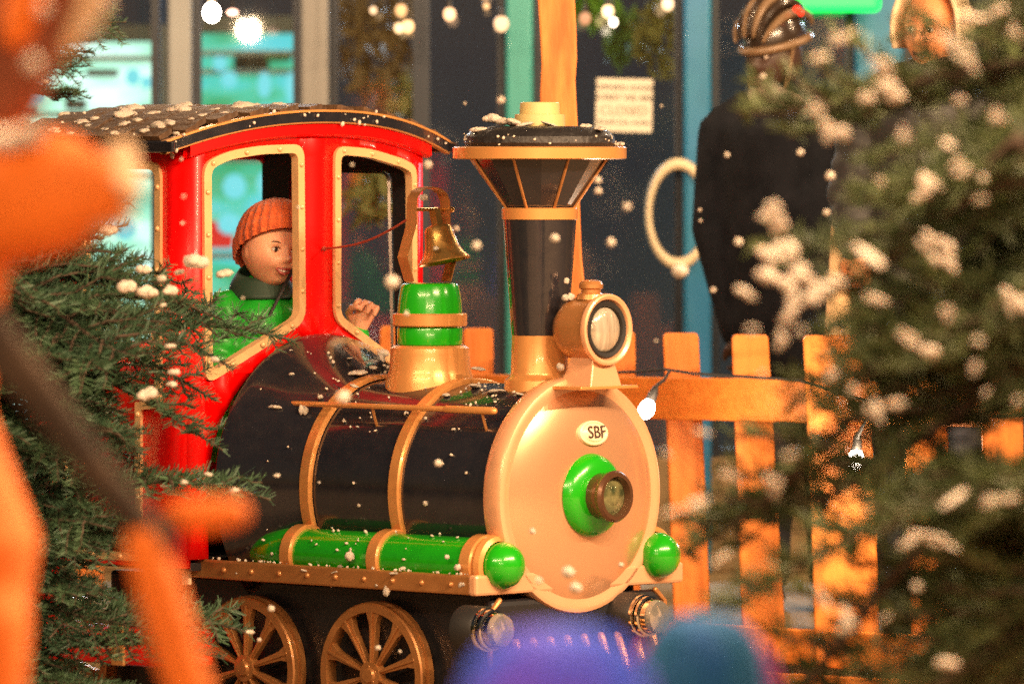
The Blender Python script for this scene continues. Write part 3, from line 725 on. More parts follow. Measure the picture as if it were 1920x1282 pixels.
def sheet_with_holes(outer, holes, mapf, name, m, cuts, solid, out=(1, 0, 0)):
    bm = bmesh.new(); 
    for loop in [outer]+holes:
        vs = [bm.verts.new((p[0], p[1], 0)) for p in loop]
        for i in range(len(vs)): bm.edges.new((vs[i], vs[(i+1) % len(vs)]))
    bmesh.ops.triangle_fill(bm, use_beauty=True, use_dissolve=False, edges=bm.edges[:])
    for c in cuts:
        bmesh.ops.bisect_plane(bm, geom=bm.verts[:]+bm.edges[:]+bm.faces[:], plane_co=(c, 0, 0), plane_no=(1, 0, 0))
    for v in bm.verts: v.co = Vector(mapf(v.co.x, v.co.y))
    for f in bm.faces: f.smooth = True
    bmesh.ops.recalc_face_normals(bm, faces=bm.faces); bm.normal_update()
    if sum((f.normal*f.calc_area()).dot(Vector(out)) for f in bm.faces) < 0: bmesh.ops.reverse_faces(bm, faces=bm.faces)
    me = bpy.data.meshes.new(name); bm.to_mesh(me); bm.free(); me.materials.append(m)
    return link(name, me, T, solid=abs(solid))
def window_frame(corners2, rad, wdt, mapf, nrm, depth, name='window_frame', npts=12, m=m_frame, skip=None, shift=.004):
    """corners2: outer corners in wall 2D coordinates"""
    oc = [Vector(c) for c in corners2]; ic = inset(oc, wdt)
    ro = round_poly(oc, rad); ri = round_poly(ic, [max(.004, (q if not hasattr(rad, '__len__') else q)-wdt*.8) for q in (rad if hasattr(rad, '__len__') else [rad]*len(oc))])
    rows = []
    for a, b in zip(ro, ri):
        rows.append([mapf(a.x, a.y, 0), mapf(a.x, a.y, shift+.006), mapf(b.x, b.y, shift+.006), mapf(b.x, b.y, -depth)])
    g = G(); g.quadgrid(rows, closed_v=True)
    fr = part(g, name, m, smooth=30)
    mid = inset(oc, wdt*.5); 
    pts = []
    per = sum((mid[i]-mid[(i+1) % len(mid)]).length for i in range(len(mid))); step = per/npts
    rm = round_poly(mid, .02); acc = step*.3
    for i in range(len(rm)):
        a, b = rm[i], rm[(i+1) % len(rm)]; L = (b-a).length
        while acc < L:
            p = a.lerp(b, acc/L); pts.append(mapf(p.x, p.y, shift+.006)); acc += step
        acc -= L
    rivets(pts, [nrm]*len(pts), .008, m, fr)
    return ro, ri
mapF = lambda y, z, o=0: Vector((UC+bow(y)+o, y, z))
w1 = [on_wall(*c) for c in ((378, 305), (425, 283), (485, 273), (566, 270), (569, 602), (381, 722))]
w2 = [on_wall(*c) for c in ((624, 273), (690, 279), (755, 299), (777, 313), (779, 722), (624, 602))]
cw1 = [(p.y, p.z) for p in w1]; cw2 = [(p.y, p.z) for p in w2]
ZPK = on_x(600, 212, UC+.03).z
def roofz(y): return ZPK-.083*(abs(y)/.54)**2.2
YW = .452
arch_pts = []
zf = zt+.001
for i in range(25):
    a = PI*i/24; y = -math.cos(a)*.385; z = H+math.sin(a)*.385
    arch_pts.append((y, z))
outer = [(-YW, zf), (-.385, zf)]+arch_pts+[(.385, zf), (YW, zf)]
outer += [(YW-2*YW*i/16, roofz(YW-2*YW*i/16)-.012) for i in range(17)]
holes = []
for c_ in (cw1, cw2):
    mid = inset([Vector(c) for c in c_], .011); holes.append([(p.x, p.y) for p in round_poly(mid, .028)])
sheet_with_holes(outer, holes, lambda y, z: mapF(y, z), 'cab_front', m_red, [-.4+.08*i for i in range(11)], .018)
window_frame(cw1, .042, .0235, mapF, Vector((1, 0, 0)), .016, npts=15)
window_frame(cw2, .042, .0235, mapF, Vector((1, 0, 0)), .016, npts=15)
# side walls
UCN = UC+bow(YW)
URE = on_y(55, 600, -YW).x
mapS = lambda u, z, o=0: Vector((u, -YW-o, z))
so = [on_y(*c, -YW) for c in ((150, 300), (305, 303), (305, 764), (268, 768), (268, 1052), (107, 1040), (107, 575), (150, 575))]
cs = [(p.x, p.z) for p in so]
zlow = on_y(350, 1066, -YW).z; zroof = roofz(YW)-.012
outer_s = [(UCN-.002, zlow), (UCN-.002, zroof), (URE, zroof), (URE, .22), (URE+.10, .22), (URE+.10, .30), (on_y(107, 1060, -YW).x-.01, .30), (on_y(107, 1060, -YW).x, zlow)]
sheet_with_holes(outer_s, [[(p.x, p.y) for p in inset([Vector(c) for c in cs], .011)]], lambda u, z: mapS(u, z), 'cab_side', m_red, [], .014, out=(0, -1, 0))
window_frame(cs, [.03, .045, .01, .01, .01, .01, .01, .01], .022, mapS, Vector((0, -1, 0)), .02, npts=26)
# far side wall: red outside, dark lining inside
fo = [on_y(*c, YW) for c in ((548, 318), (740, 322), (748, 700), (548, 700))]
fw = round_poly([Vector((p.x, p.z)) for p in fo], .035)
outer_f = [(UCN-.002, zlow), (UCN-.002, zroof), (URE, zroof), (URE, zlow)]
sheet_with_holes(outer_f, [[(p.x, p.y) for p in fw]], lambda u, z: Vector((u, YW, z)), 'cab_side', m_red, [], 0, out=(0, 1, 0))
sheet_with_holes(outer_f, [[(p.x, p.y) for p in fw]], lambda u, z: Vector((u, YW-.012, z)), 'cab_lining', m_interior, [], 0)
g = G(); fi = inset(fw, .006); g.quadgrid([[Vector((a.x, YW-.018, a.y)), Vector((b.x, YW-.024, b.y))] for a, b in zip(fw, fi)], closed_v=True); part(g, 'window_trim', mat('steel_trim', (.3, .26, .24), .3, .7))
# rear wall
ro_ = [on_x(*c, URE+.01) for c in ((100, 300), (502, 300), (502, 640), (100, 640))]
outer_r = [(-YW, zlow), (YW, zlow)]+[(YW-2*YW*i/16, roofz(YW-2*YW*i/16)-.012) for i in range(17)]
sheet_with_holes(outer_r, [[(p.x, p.y) for p in round_poly([Vector((q.y, q.z)) for q in ro_], .04)]], lambda y, z: Vector((URE+.01, y, z)), 'cab_rear', m_red, [], .016)
g = G(); g.box(((UC+URE)/2-.02, 0, zt-.02), (abs(URE-UC)-.06, 2*YW-.03, .02)); part(g, 'cab_floor', m_blackm, smooth=0)
g = G(); g.box((URE+.22, 0, .62), (.28, .8, .06)); g.box((URE+.10, 0, .8), (.05, .8, .42)); part(g, 'seat', m_dred, smooth=0, bevel=.02)
# rear lower step and fender
g = G(); g.box((URE+.30, -.40, .255), (.62, .16, .10)); part(g, 'step', m_red, smooth=0, bevel=.02)
fp = on_y(222, 1192, -.482)
g = G(); g.box((fp.x, -.482, .26), (.05, .012, .11)); part(g, 'step_band', m_gold, smooth=0, bevel=.004)
p = on_y(352, 1080, -.396); g = G(); g.box((p.x, -.40, p.z), (.028, .012, .045)); part(g, 'edge_marker', mat('cream_paint', (.75, .62, .42), .4), smooth=0, bevel=.002)
# roof: decking, shingles, fascia
def roof_u(y, back): return (UC+.035+bow(y)*1.0) if not back else URE-.03
YR = .545
rows = []
for i in range(33):
    y = -YR+2*YR*i/32; z = roofz(y)
    rows.append([(roof_u(y, 0)-.006, y, z+.004), (roof_u(y, 0)-.006, y, z-.016), (roof_u(y, 1)+.006, y, z-.016), (roof_u(y, 1)+.006, y, z+.004)])
g = G(); g.quadgrid(rows, closed_u=True); g.face(rows[0]); g.face(rows[-1]); roof = part(g, 'roof', m_blackm, smooth=30)
for (du, dz0, dz1, m_, nm) in ((.0, -.024, .003, m_black, 'roof_moulding'), (.004, .003, .009, m_gold, 'roof_edge'), (-.0, -.028, -.024, m_bronze, 'roof_edge')):
    for back in (0, 1):
        rows = []
        for i in range(41):
            y = -YR+2*YR*i/40; z = roofz(y)
            u0 = roof_u(y, back)+(du if not back else -du); u1 = u0-.02 if not back else u0+.02
            rows.append([(u0, y, z+dz0), (u0, y, z+dz1), (u1, y, z+dz1), (u1, y, z+dz0)])
        g = G(); g.quadgrid(rows, closed_u=True); part(g, nm, m_, roof, smooth=30)
rows = []
for i in range(41):
    y = -YW-.01+2*(YW+.01)*i/40; z = roofz(y)-.028
    u0 = UC+bow(y)+.026; rows.append([(u0, y, z), (u0, y, z-.030), (u0-.012, y, z-.036), (u0-.028, y, z-.036), (u0-.028, y, z)])
g = G(); g.quadgrid(rows, closed_u=True); part(g, 'roof_fascia', m_red, smooth=30)
for s in (-1, 1):
    g = G(); g.box(((UC+URE)/2, s*YR, roofz(YR)-.008), (abs(URE-UC)+.0, .014, .03)); part(g, 'eave', m_black, roof, smooth=0, bevel=.004)
n_r, n_c = 20, 9; sh = None
Lr = (UC+.0)-(URE-.02)
for i in range(n_r):
    y = -YR+.012+(2*YR-.024)*(i+.5)/n_r
    for j in range(n_c):
        u = URE-.02+Lr*(j+.5+(.25 if i % 2 else -.2))/n_c
        if sh is None:
            g = G(); g.box((0, 0, 0), (Lr/n_c*.88, .050, .016)); sh = part(g, 'shingle', m_shing, roof, smooth=0, bevel=.002); o = sh
        else:
            o = bpy.data.objects.new('shingle', sh.data); COL.objects.link(o); o.parent = roof
        sl = -math.atan(2.2*.083*abs(y)**1.2/.54**2.2)*(1 if y > 0 else -1)
        o.location = (u+bow(y)*(j/(n_c-1))*.9, y, roofz(y)+.012+R.uniform(-.001, .003)); o.rotation_euler = (sl+.16*(1 if y < 0 else -1), R.uniform(-.05, .05), R.uniform(-.06, .06))

# ------------------------------------------------------------------ snow on the train
def roof_snow(px, py, s, y, gname='snow clumps on the cab roof', z3=(1, 1, .7)):
    p = on_y(px, py, y); z = roofz(y)+.018
    # keep the pixel column, rest it on the roof at this y
    snow_at(W_((p.x, y, z)), s, 'pale snow clump lying on the shingled cab roof', gname, sc3=z3)
for (px, y, s) in [(105, -.50, .022), (155, -.42, .022), (180, -.38, .022), (238, -.33, .038), (250, -.2, .03), (285, -.30, .022), (300, -.46, .028), (340, -.24, .034), (345, -.12, .028), (270, -.5, .02), (318, -.44, .026),
                   (130, -.52, .014), (200, -.49, .018), (365, -.38, .018), (385, -.33, .02), (400, -.25, .02), (455, -.16, .034), (470, -.08, .026), (520, -.02, .022), (575, .05, .016), (230, -.44, .022), (215, -.52, .016), (330, -.52, .014), (170, -.45, .016), (260, -.40, .018), (120, -.3, .02), (420, -.3, .016)]:
    roof_snow(px, 0, s*1.35, y)
# specks on roof, one object
def specks(name, pts, label, smin, smax, m=m_snow, seed=4):
    rr = random.Random(seed); bm = bmesh.new()
    for p in pts:
        s = rr.uniform(smin, smax)
        bmesh.ops.create_icosphere(bm, subdivisions=1, radius=1, matrix=Matrix.Translation(p) @ Euler((rr.random()*6, rr.random()*6, 0)).to_matrix().to_4x4() @ Matrix.Diagonal((s*rr.uniform(.7, 1.5), s, s*.8, 1)))
    for f in bm.faces: f.smooth = True
    me = bpy.data.meshes.new(name); bm.to_mesh(me); bm.free(); me.materials.append(m)
    return tag(link(name, me), label, 'snow', kind='stuff')
rr = random.Random(3)
pts = []
for i in range(45):
    y = rr.uniform(-.54, .3); u = rr.uniform(URE, UC); pts.append(W_((u+bow(y), y, roofz(y)+.02)))
for i in range(22):
    y = rr.uniform(-.54, .54); pts.append(W_((UC+.04+bow(y), y, roofz(y)+rr.uniform(-.03, .014))))
specks('roof_snow_specks', pts, 'tiny specks of snow scattered over the cab roof', .0025, .007)
pts = []
for i in range(100):
    a = rr.gauss(PI*.6, .55); u = rr.uniform(-.93, -.05); r = RB+.004 if u > -.7 else RB+.004+(-.7-u)*.46
    pts.append(W_((u, math.cos(a)*r, H+math.sin(a)*r)))
for i in range(30):
    u = rr.uniform(-.9, 0); a = rr.uniform(PI*.35, PI*1.0); pts.append(W_((u, -.300+math.cos(a)*.073, H-.172+math.sin(a)*.073)))
for i in range(50): pts.append(W_((rr.uniform(-1.1, 0), rr.uniform(-.385, -.37), zt+.002)))
for i in range(30):
    a = rr.uniform(0, 6.28); pts.append(W_((us+.2*math.cos(a), .2*math.sin(a), zc(272, Dst)+rr.uniform(0, .03))))
specks('boiler_snow_specks', pts, 'tiny specks of snow scattered over boiler, tank and chimney', .002, .0055, seed=9)
def on_boiler(px, py):
    # nearest hit of the ray with the barrel
    best = None
    for i in range(400):
        u = -.96+.95*i/399; q = on_x(px, py, u); r = RB+.003 if u > -.7 else RB+.003+(-.7-u)*.46
        d = abs(math.hypot(q.y, q.z-H)-r)
        if q.y < .12 and (best is None or d < best[0]): best = (d, q)
    return best[1]
for (px, py, s, k3) in [(515, 764, .016, (1.6, 1, .9)), (570, 772, .018, (.8, 1, 1.9)), (600, 745, .012, (1, 1, 1)), (670, 700, .024, (1.4, 1.2, .7)), (664, 724, .016, (1.6, 1, .6)), (735, 726, .014, (1.3, 1, .7)), (760, 718, .014, (2, 1, .5)), (797, 752, .014, (1.2, 1, .7)),
                        (836, 741, .014, (1, 1, .9)), (896, 692, .018, (1.4, 1, .7)), (890, 725, .022, (1.6, 1, .6)), (930, 735, .03, (1.7, 1, .5)), (960, 718, .024, (1.8, 1, .6)), (1000, 712, .026, (1.5, 1, .5)), (975, 740, .018, (1.6, 1, .6)),
                        (700, 690, .016, (1, 1, .7)), (745, 706, .012, (1, 1, .7)), (545, 657, .010, (1.4, 1, .6)), (546, 702, .009, (1, 1, 1)), (656, 672, .010, (1, 1, .7)), (797, 945, .012, (.9, 1, 1.5)), (826, 870, .012, (1.2, 1, .9)), (672, 948, .006, (1, 1, 1.6)),
                        (645, 790, .008, (1, 1, 1)), (670, 800, .007, (1, 1, 1)), (797, 785, .008, (1, 1, 1.3)), (850, 805, .007, (1, 1, 1.3))]:
    q = on_boiler(px, py); snow_at(W_(q), s, 'pale snow clump stuck to the glossy black boiler', 'snow clumps on the boiler', sc3=k3)
for (px, py, s, k3) in [(655, 1045, .022, (.7, .8, 1.3)), (570, 1070, .014, (1.2, 1, .8)), (630, 1072, .012, (1.5, 1, .6)), (725, 1110, .02, (.8, .8, 1.9)), (742, 1075, .014, (1.5, 1, .6)), (838, 1045, .012, (.7, 1, 1.3)), (858, 1065, .014, (.9, 1, 1.4)), (865, 1098, .016, (1.2, .6, 1.1)), (445, 1075, .009, (1, 1, 1)), (755, 1066, .010, (1, 1, 1.4)), (708, 1098, .01, (1.3, 1, 1))]:
    q = on_y(px, py, -.392); snow_at(W_(q), s, 'pale snow clump on the copper running board edge', 'snow clumps on the running board', sc3=k3)
for (px, py, s, k3) in [(925, 225, .022, (1.3, 1, .9)), (940, 230, .02, (1.5, 1, .8)), (960, 232, .022, (1.5, 1, .7)), (896, 245, .016, (1.5, 1, .8)), (880, 262, .016, (.8, 1, 1.2)), (985, 234, .018, (1.6, 1, .5)), (1030, 234, .016, (2, 1, .5)), (1100, 238, .014, (1.3, 1, .8)), (1125, 242, .018, (1.7, 1, .5)), (1030, 258, .018, (.9, .8, 1.2)), (1015, 270, .014, (1.6, 1, .8)), (1047, 266, .012, (1.4, 1, .9)), (1160, 272, .014, (1.4, 1, .7)), (1140, 262, .014, (.8, 1, 1.3)), (920, 270, .012, (1.1, 1, .9)), (900, 268, .010, (1, 1, 1))]:
    d = (px-1012)*k; off = -math.sqrt(max(0, .19**2-min(d, .19)**2))*.9
    if py < 240: off *= .5
    q = P(px, py, Dst+off); snow_at(q, s*1.35, 'pale snow clump resting on the black chimney cap', 'snow clumps on the chimney cap', sc3=k3)
q = on_wall(706, 664); snow_at(W_(q+Vector((.02, 0, 0))), .036, 'large triangular snow lump in the right cab window corner', None, sc3=(.8, 1.1, .8))
q = on_y(324, 290, -.46); snow_at(W_(q), .022, 'snow dripping down the red cab corner under the roof', None, sc3=(.5, .5, 1.8))
q = on_x(795, 372, ub+.03); snow_at(W_(q), .020, 'snow lump caught on the bell yoke', None, sc3=(.6, .7, 1.3))
q = on_x(817, 467, ub+.07); snow_at(W_(q), .015, 'round snow lump stuck on the brass bell', None, sc3=(.7, .9, 1.1))
for (px, py, s, k3) in [(1065, 560, .022, (1, 1, 1.1)), (1063, 528, .012, (.7, .7, 1.5)), (1050, 690, .018, (1, 1, 1.4))]:
    q = on_x(px, py, .0); snow_at(W_(q), s, 'snow lump lodged between the headlamp and chimney', 'snow lumps by the headlamp', sc3=k3)

# ------------------------------------------------------------------ people helpers
def smooth01(t): t = max(0, min(1, t)); return t*t*(3-2*t)
def head_points(g, c, M, w, d, h, seg=64, rings=48, jaw_=.34, chub=0.0):
    """sculpted head; face looks along local -y. w,d,h half sizes"""
    rows = []
    def gs(x, z, cx, cz, sx_, sz__): return math.exp(-((x-cx)/sx_)**2-((z-cz)/sz__)**2)
    for i in range(rings+1):
        th = PI*i/rings; row = []
        for j in range(seg):
            a = 2*PI*j/seg
            x, y, z = math.sin(th)*math.cos(a), math.sin(th)*math.sin(a), -math.cos(th)
            jaw = smooth01((-z-.05)/.95)
            X = x*(1-jaw_*jaw); Y = y
            if y < 0: Y = y*(1-.05*jaw)
            else: Y = y*(1-.30*jaw)
            Z = z
            fr = smooth01((-y-.05)/.6); dy = 0
            dy += (.26-chub)*gs(X, Z, 0, -.20, .13, .11)+(.13-chub)*gs(X, Z, 0, -.02, .09, .2)
            dy += .05*gs(X, Z, .14, -.24, .07, .07)+.05*gs(X, Z, -.14, -.24, .07, .07)
            for s in (-1, 1):
                dy -= .17*gs(X, Z, s*.36, .05, .17, .12); dy += (.07+chub)*gs(X, Z, s*.44, -.34, .24, .2)
                dy += .04*gs(X, Z, s*.35, .22, .22, .07)
            dy += .07*gs(X, Z, 0, -.44, .22, .06)+.06*gs(X, Z, 0, -.60, .18, .05)-.07*gs(X, Z, 0, -.52, .24, .03)
            dy += .09*gs(X, Z, 0, -.82, .22, .13)
            Y -= dy*fr
            v = Vector((X*w, Y*d, Z*h)); row.append(Vector(c)+M @ v)
        rows.append(row)
    g.quadgrid(rows, closed_u=True)
    for s in (-1, 1):
        g.ball(Vector(c)+M @ Vector((s*w*.93, .02*d, -.08*h)), (w*.10, d*.16, h*.20), 12, 8, M)
def face_parts(parent, c, M, w, d, h, hair=m_brow, smile=True, teeth=True):
    for s in (-1, 1):
        g = G(); p = Vector(c)+M @ Vector((s*.36*w, -.80*d, .05*h)); g.ball(p, (.15*w, .12*d, .085*h), 14, 10, M); g.build('eye', m_eyew, parent)
        g = G(); p = Vector(c)+M @ Vector((s*.37*w, -.885*d, .05*h)); g.ball(p, (.075*w, .045*d, .075*h), 12, 8, M); g.build('iris', m_eyed, parent)
        g = G(); pts = [Vector(c)+M @ Vector((s*x*w, -y*d, z*h)) for x, y, z in ((.16, .93, .21), (.32, .93, .26), (.48, .84, .26), (.60, .74, .19))]
        g.tube(pts, [.02*w, .035*w, .03*w, .015*w], 6); g.build('eyebrow', hair, parent)
        g = G(); pts = [Vector(c)+M @ Vector((s*x*w, -y*d, z*h)) for x, y, z in ((.20, .90, .08), (.34, .935, .13), (.50, .85, .09))]
        g.tube(pts, .018*w, 6); g.build('eyelid', hair, parent)
    g = G(); z0 = -.50
    up = [(-.36, .80, z0+.10), (-.18, .94, z0+.03), (0, .99, z0+.01), (.18, .94, z0+.03), (.36, .80, z0+.10)]
    g.tube([Vector(c)+M @ Vector((x*w, -y*d, z*h)) for x, y, z in up], [.015*w, .035*w, .045*w, .035*w, .015*w], 8)
    lo = [(-.36, .80, z0+.09), (-.16, .93, z0-.08), (0, .98, z0-.12), (.16, .93, z0-.08), (.36, .80, z0+.09)]
    g.tube([Vector(c)+M @ Vector((x*w, -y*d, z*h)) for x, y, z in lo], [.015*w, .045*w, .055*w, .045*w, .015*w], 8)
    g.build('lips', m_lip if teeth else mat('dull_lip', (.10, .03, .02), .5), parent)
    g = G(); pts = [Vector(c)+M @ Vector((x*w, -y*d, z*h)) for x, y, z in ((-.2, .88, z0+.0), (0, .955, z0-.035), (.2, .88, z0+.0))]
    g.tube(pts, [.03*w, .05*w, .03*w], 8); g.build('teeth', m_teeth if teeth else m_eyed, parent)
def hand_chains(g, wrist, M, s=1.0, curl=1.2, thumb=1):
    """hand along local +z from the wrist, palm towards local -y"""
    T_ = lambda x, y, z: wrist+M @ Vector((x*s*thumb, y*s, z*s))
    g.tube([T_(0, 0, -.01), T_(0, 0, .03), T_(.0, 0, .07)], [.022*s, .028*s, .032*s], 12)
    for i, (x, L) in enumerate(((-.028, .055), (-.010, .065), (.010, .062), (.028, .050))):
        p = Vector((x, 0, .078)); a = .2; pts = [T_(*p)]
        for k_ in range(3):
            a += curl*(.75 if k_ else .6); l = L*(.45, .32, .25)[k_]
            p = p+Vector((x*.06, -math.sin(a)*l, math.cos(a)*l)); pts.append(T_(*p))
        g.tube(pts, [.0098*s, .0095*s, .0088*s, .0078*s], 10)
    g.tube([T_(.024, -.004, .02), T_(.045, -.018, .045), T_(.040, -.040, .062), T_(.022, -.052, .070)], [.013*s, .012*s, .0105*s, .009*s], 10)

# ------------------------------------------------------------------ child in the cab
hc = P(509, 472, 18.16)
kid = empty('person', Vector((hc.x, hc.y, .62))); tag(kid, 'child in an orange knit hat and green padded jacket looking out of the cab', 'child')
K = hc-kid.location
Mh = Euler((math.radians(0), math.radians(6), math.radians(31))).to_matrix()   # face turned towards picture right
g = G(); hw, hd, hh = .080, .088, .098
head_points(g, K, Mh, hw, hd, hh, jaw_=.20, chub=.07)
nk = K+Vector((-.012, .02, -.09)); sh0 = K+Vector((-.030, .03, -.172))
g.tube([K+Vector((0, .01, -.03)), nk, sh0], [.045, .040, .06], 14)
hip = K+Vector((-.10, .05, -.46))
g.tube([sh0, (sh0+hip)/2, hip], [.085, .09, .09], 16)
shR = sh0+Vector((-.095, -.03, .0)); shL = sh0+Vector((.10, .03, .0))
elR = shR+Vector((-.03, -.06, -.16)); wrR = elR+Vector((.12, -.05, -.08))
hand_w = P(670, 622, 18.24)-kid.location
elL = hand_w+Vector((-.06, .06, -.15))
g.tube([sh0, shR, elR, wrR], [.06, .045, .034, .024], 12)
g.tube([sh0, shL, elL, hand_w], [.06, .045, .034, .022], 12)
for s in (-.06, .06):
    g.tube([hip+Vector((s, 0, 0)), hip+Vector((s+.2, -.15, .02)), hip+Vector((s+.22, -.17, -.2))], [.07, .05, .035], 12)
Mw = Euler((math.radians(-4), math.radians(22), math.radians(-8))).to_matrix()
hand_chains(g, hand_w, Mw, .90, 1.35, thumb=-1)
Mw2 = Euler((math.radians(90), 0, math.radians(-60))).to_matrix(); hand_chains(g, wrR, Mw2, .72, 1.0)
g.build('body', m_skin, kid, remesh=.0026)
face_parts(kid, K, Mh, hw, hd, hh)
# hat
def knit_hat(parent, c, M, w, d, h, m, zlow_, top, ribs=34, brim=.10, name='hat', tilt=0):
    rows = []; n = 30; seg = ribs*4
    for i in range(n+1):
        t = i/n
        if t < .30: z = zlow_+(t/.30)*.40; r = 1.20-.02*math.sin(t/.3*PI); r += .07*math.sin(t/.30*PI)
        else:
            q = (t-.30)/.70; z = zlow_+.40+(top-zlow_-.40)*math.sin(q*PI/2); r = 1.17*math.cos(q*PI/2)**.62
        row = []
        for j in range(seg):
            a = 2*PI*j/seg
            rib = .055*math.cos(ribs*a+(.0 if t < .3 else .6*math.sin(z*9)))*min(1, r*1.6)+.010*math.sin(i*2.1+j*.0)
            rr_ = r+rib; back = max(0, math.sin(a))
            row.append(Vector(c)+M @ Vector((rr_*w*math.cos(a), rr_*d*math.sin(a), (z-(tilt*(1+math.sin(a)) if tilt else .38*back)*(1-t)**.7)*h)))
        rows.append(row)
    g = G(); g.quadgrid(rows, closed_u=True)
    return g.build(name, m, parent, smooth=80)
Mhat = Mh @ Euler((math.radians(-4), 0, 0)).to_matrix()
m_hat = mat('orange_knit', (.78, .15, .03), .9, nscale=60, ncol=(.55, .08, .015), nfac=.5, bump=.8, bscale=160, sheen=.3)
knit_hat(kid, K+Mh @ Vector((0, .006, .0)), Mhat, hw*.98, hd*1.02, hh, m_hat, .60, 1.50, ribs=26, tilt=.52)
m_jkt = mat('green_padded_nylon', (.02, .50, .03), .42, 0, .15, nscale=14, ncol=(.012, .34, .02), nfac=.5, bump=.3, bscale=30)
m_jktd = mat('dark_green_lining', (.02, .05, .03), .6)
def puffy(g, pts, rads, seg=18, n=26, rib=.010, period=.055):
    pts = [Vector(p) for p in pts]; L = [0]
    for a, b in zip(pts, pts[1:]): L.append(L[-1]+(b-a).length)
    op, orr = [], []
    for i in range(n+1):
        s = L[-1]*i/n; k_ = max(j for j in range(len(L)) if L[j] <= s+1e-9); k_ = min(k_, len(pts)-2)
        t = (s-L[k_])/(L[k_+1]-L[k_]); t2 = t
        op.append(pts[k_].lerp(pts[k_+1], t2)); orr.append(rads[k_]*(1-t)+rads[k_+1]*t+rib*abs(math.sin(PI*s/period)))
    g.tube(op, orr, seg)
g = G()
puffy(g, [sh0+Vector((0, 0, .055)), sh0, (sh0+hip)/2, hip+Vector((0, 0, -.02))], [.06, .105, .118, .112], 28, 40, .010, .06)
puffy(g, [shR+Vector((.03, 0, .0)), shR, elR, wrR-Vector((.02, 0, 0))], [.058, .062, .050, .036], 18, 36, .010, .05)
puffy(g, [shL+Vector((-.03, 0, 0)), shL, elL, hand_w.lerp(elL, .10)], [.058, .060, .046, .031], 18, 36, .010, .05)
g.build('jacket', m_jkt, kid, remesh=.005)
g = G(); rows = []
for i in range(7):
    t = i/6; rows.append([sh0+Vector((math.cos(a)*(.088-.026*t+.01*math.sin(t*PI)), math.sin(a)*(.088-.026*t), (.045+.075*t+.02*math.sin(a)*t))) for a in [2*PI*j/28 for j in range(28)]])
g.quadgrid(rows, closed_u=True); g.build('collar', m_jktd, kid, solid=.008)
g = G(); g.tube([K+Vector((.062, -.055, -.045)), K+Vector((.03, -.10, -.11)), K+Vector((.0, -.135, -.17))], .005, 6); g.build('drawstring', m_rubber, kid)

# ------------------------------------------------------------------ adults behind the fence
def adult(px, D, ht, face, col_coat, skin, label, heading_x=0, extra=None, puff=0.0, lean=0, width=1.0, cat='person', coat_name='coat'):
    base = P(px, 280, D); base.z = .2
    e = empty('person', base); tag(e, label, cat)
    hh = .125; hw, hd = .078, .098; Kc = Vector((lean, 0, ht-hh))
    M = Euler((0, 0, face)).to_matrix(); g = G()
    head_points(g, Kc, M, hw, hd, hh, 48, 36)
    g.tube([Kc-Vector((0, 0, .04)), Kc-Vector((0, -.01, .15)), Vector((lean*.7, .01, ht-.33))], [.055, .052, .08], 12)
    pel = Vector((0, 0, ht*.53)); chst = Vector((lean*.6, .0, ht-.42))
    g.tube([chst, (chst+pel)/2, pel], [.13, .13, .13], 16, sq=1.0)
    Mx = Euler((0, 0, heading_x)).to_matrix()
    arms = []
    for s in (-1, 1):
        sh = chst+Mx @ Vector((s*.17*width, 0, .08)); el = sh+Mx @ Vector((s*.06, -.02, -.29)); wr = el+Mx @ Vector((-s*.04, -.17, -.14))
        if extra and s in extra: el, wr = [sh+Vector(q) for q in extra[s]]
        arms.append((sh, el, wr)); g.tube([chst+Vector((0, 0, .06)), sh, el, wr], [.07, .055, .042, .03], 12)
        fdir = (wr-el).normalized(); Mq = fdir.to_track_quat('Z', 'Y').to_matrix(); hand_chains(g, wr, Mq, 1.0, .8, thumb=s)
        hp = pel+Mx @ Vector((s*.09, 0, -.02)); kn = Vector((hp.x*1.05, -.03, ht*.28)); an = Vector((hp.x*1.1, .02, .08))
        g.tube([pel, hp, kn, an, an+Vector((0, -.16, -.04))], [.12, .09, .06, .042, .035], 12)
    g.build('body', skin, e, remesh=.008)
    face_parts(e, Kc, M, hw, hd, hh, teeth=False)
    g = G(); rib = puff
    puffy(g, [chst+Vector((0, 0, .16)), chst+Vector((0, 0, .08)), (chst+pel)/2, pel+Vector((0, 0, -.18))], [.085, .175*width, .185*width, .18*width], 28, 50, rib, .09)
    for (sh, el, wr) in arms: g.tube([chst+Vector((0, 0, .17)), (chst+Vector((0, 0, .17))).lerp(sh, .55)+Vector((0, 0, .012)), sh], [.07, .075, .08], 14)
    for (sh, el, wr) in arms: puffy(g, [sh+(chst-sh)*.3, sh, el, wr], [.10, .09, .07, .052], 18, 40, rib, .07)
    g.build(coat_name, col_coat, e, remesh=.012)
    g = G()
    for s in (-1, 1):
        hp = pel+Mx @ Vector((s*.09, 0, .0)); g.tube([hp, Vector((hp.x*1.05, -.03, ht*.28)), Vector((hp.x*1.1, .02, .10))], [.11, .08, .065], 12)
    g.build('trousers', mat('dark_trousers', (.02, .022, .03), .8), e, remesh=.012)
    g = G()
    for s in (-1, 1):
        hp = pel+Mx @ Vector((s*.09, 0, .0)); g.ball((hp.x*1.1, -.06, .045), (.05, .14, .045)); g.build
    g.build('shoes', m_rubber, e)
    return e, Kc, M, (hw, hd, hh), chst, pel, arms
m_blackcoat = mat('black_wool_coat', (.004, .0055, .009), .9, bump=1.2, bscale=7, nscale=14, ncol=(.012, .013, .018), spec=.2)
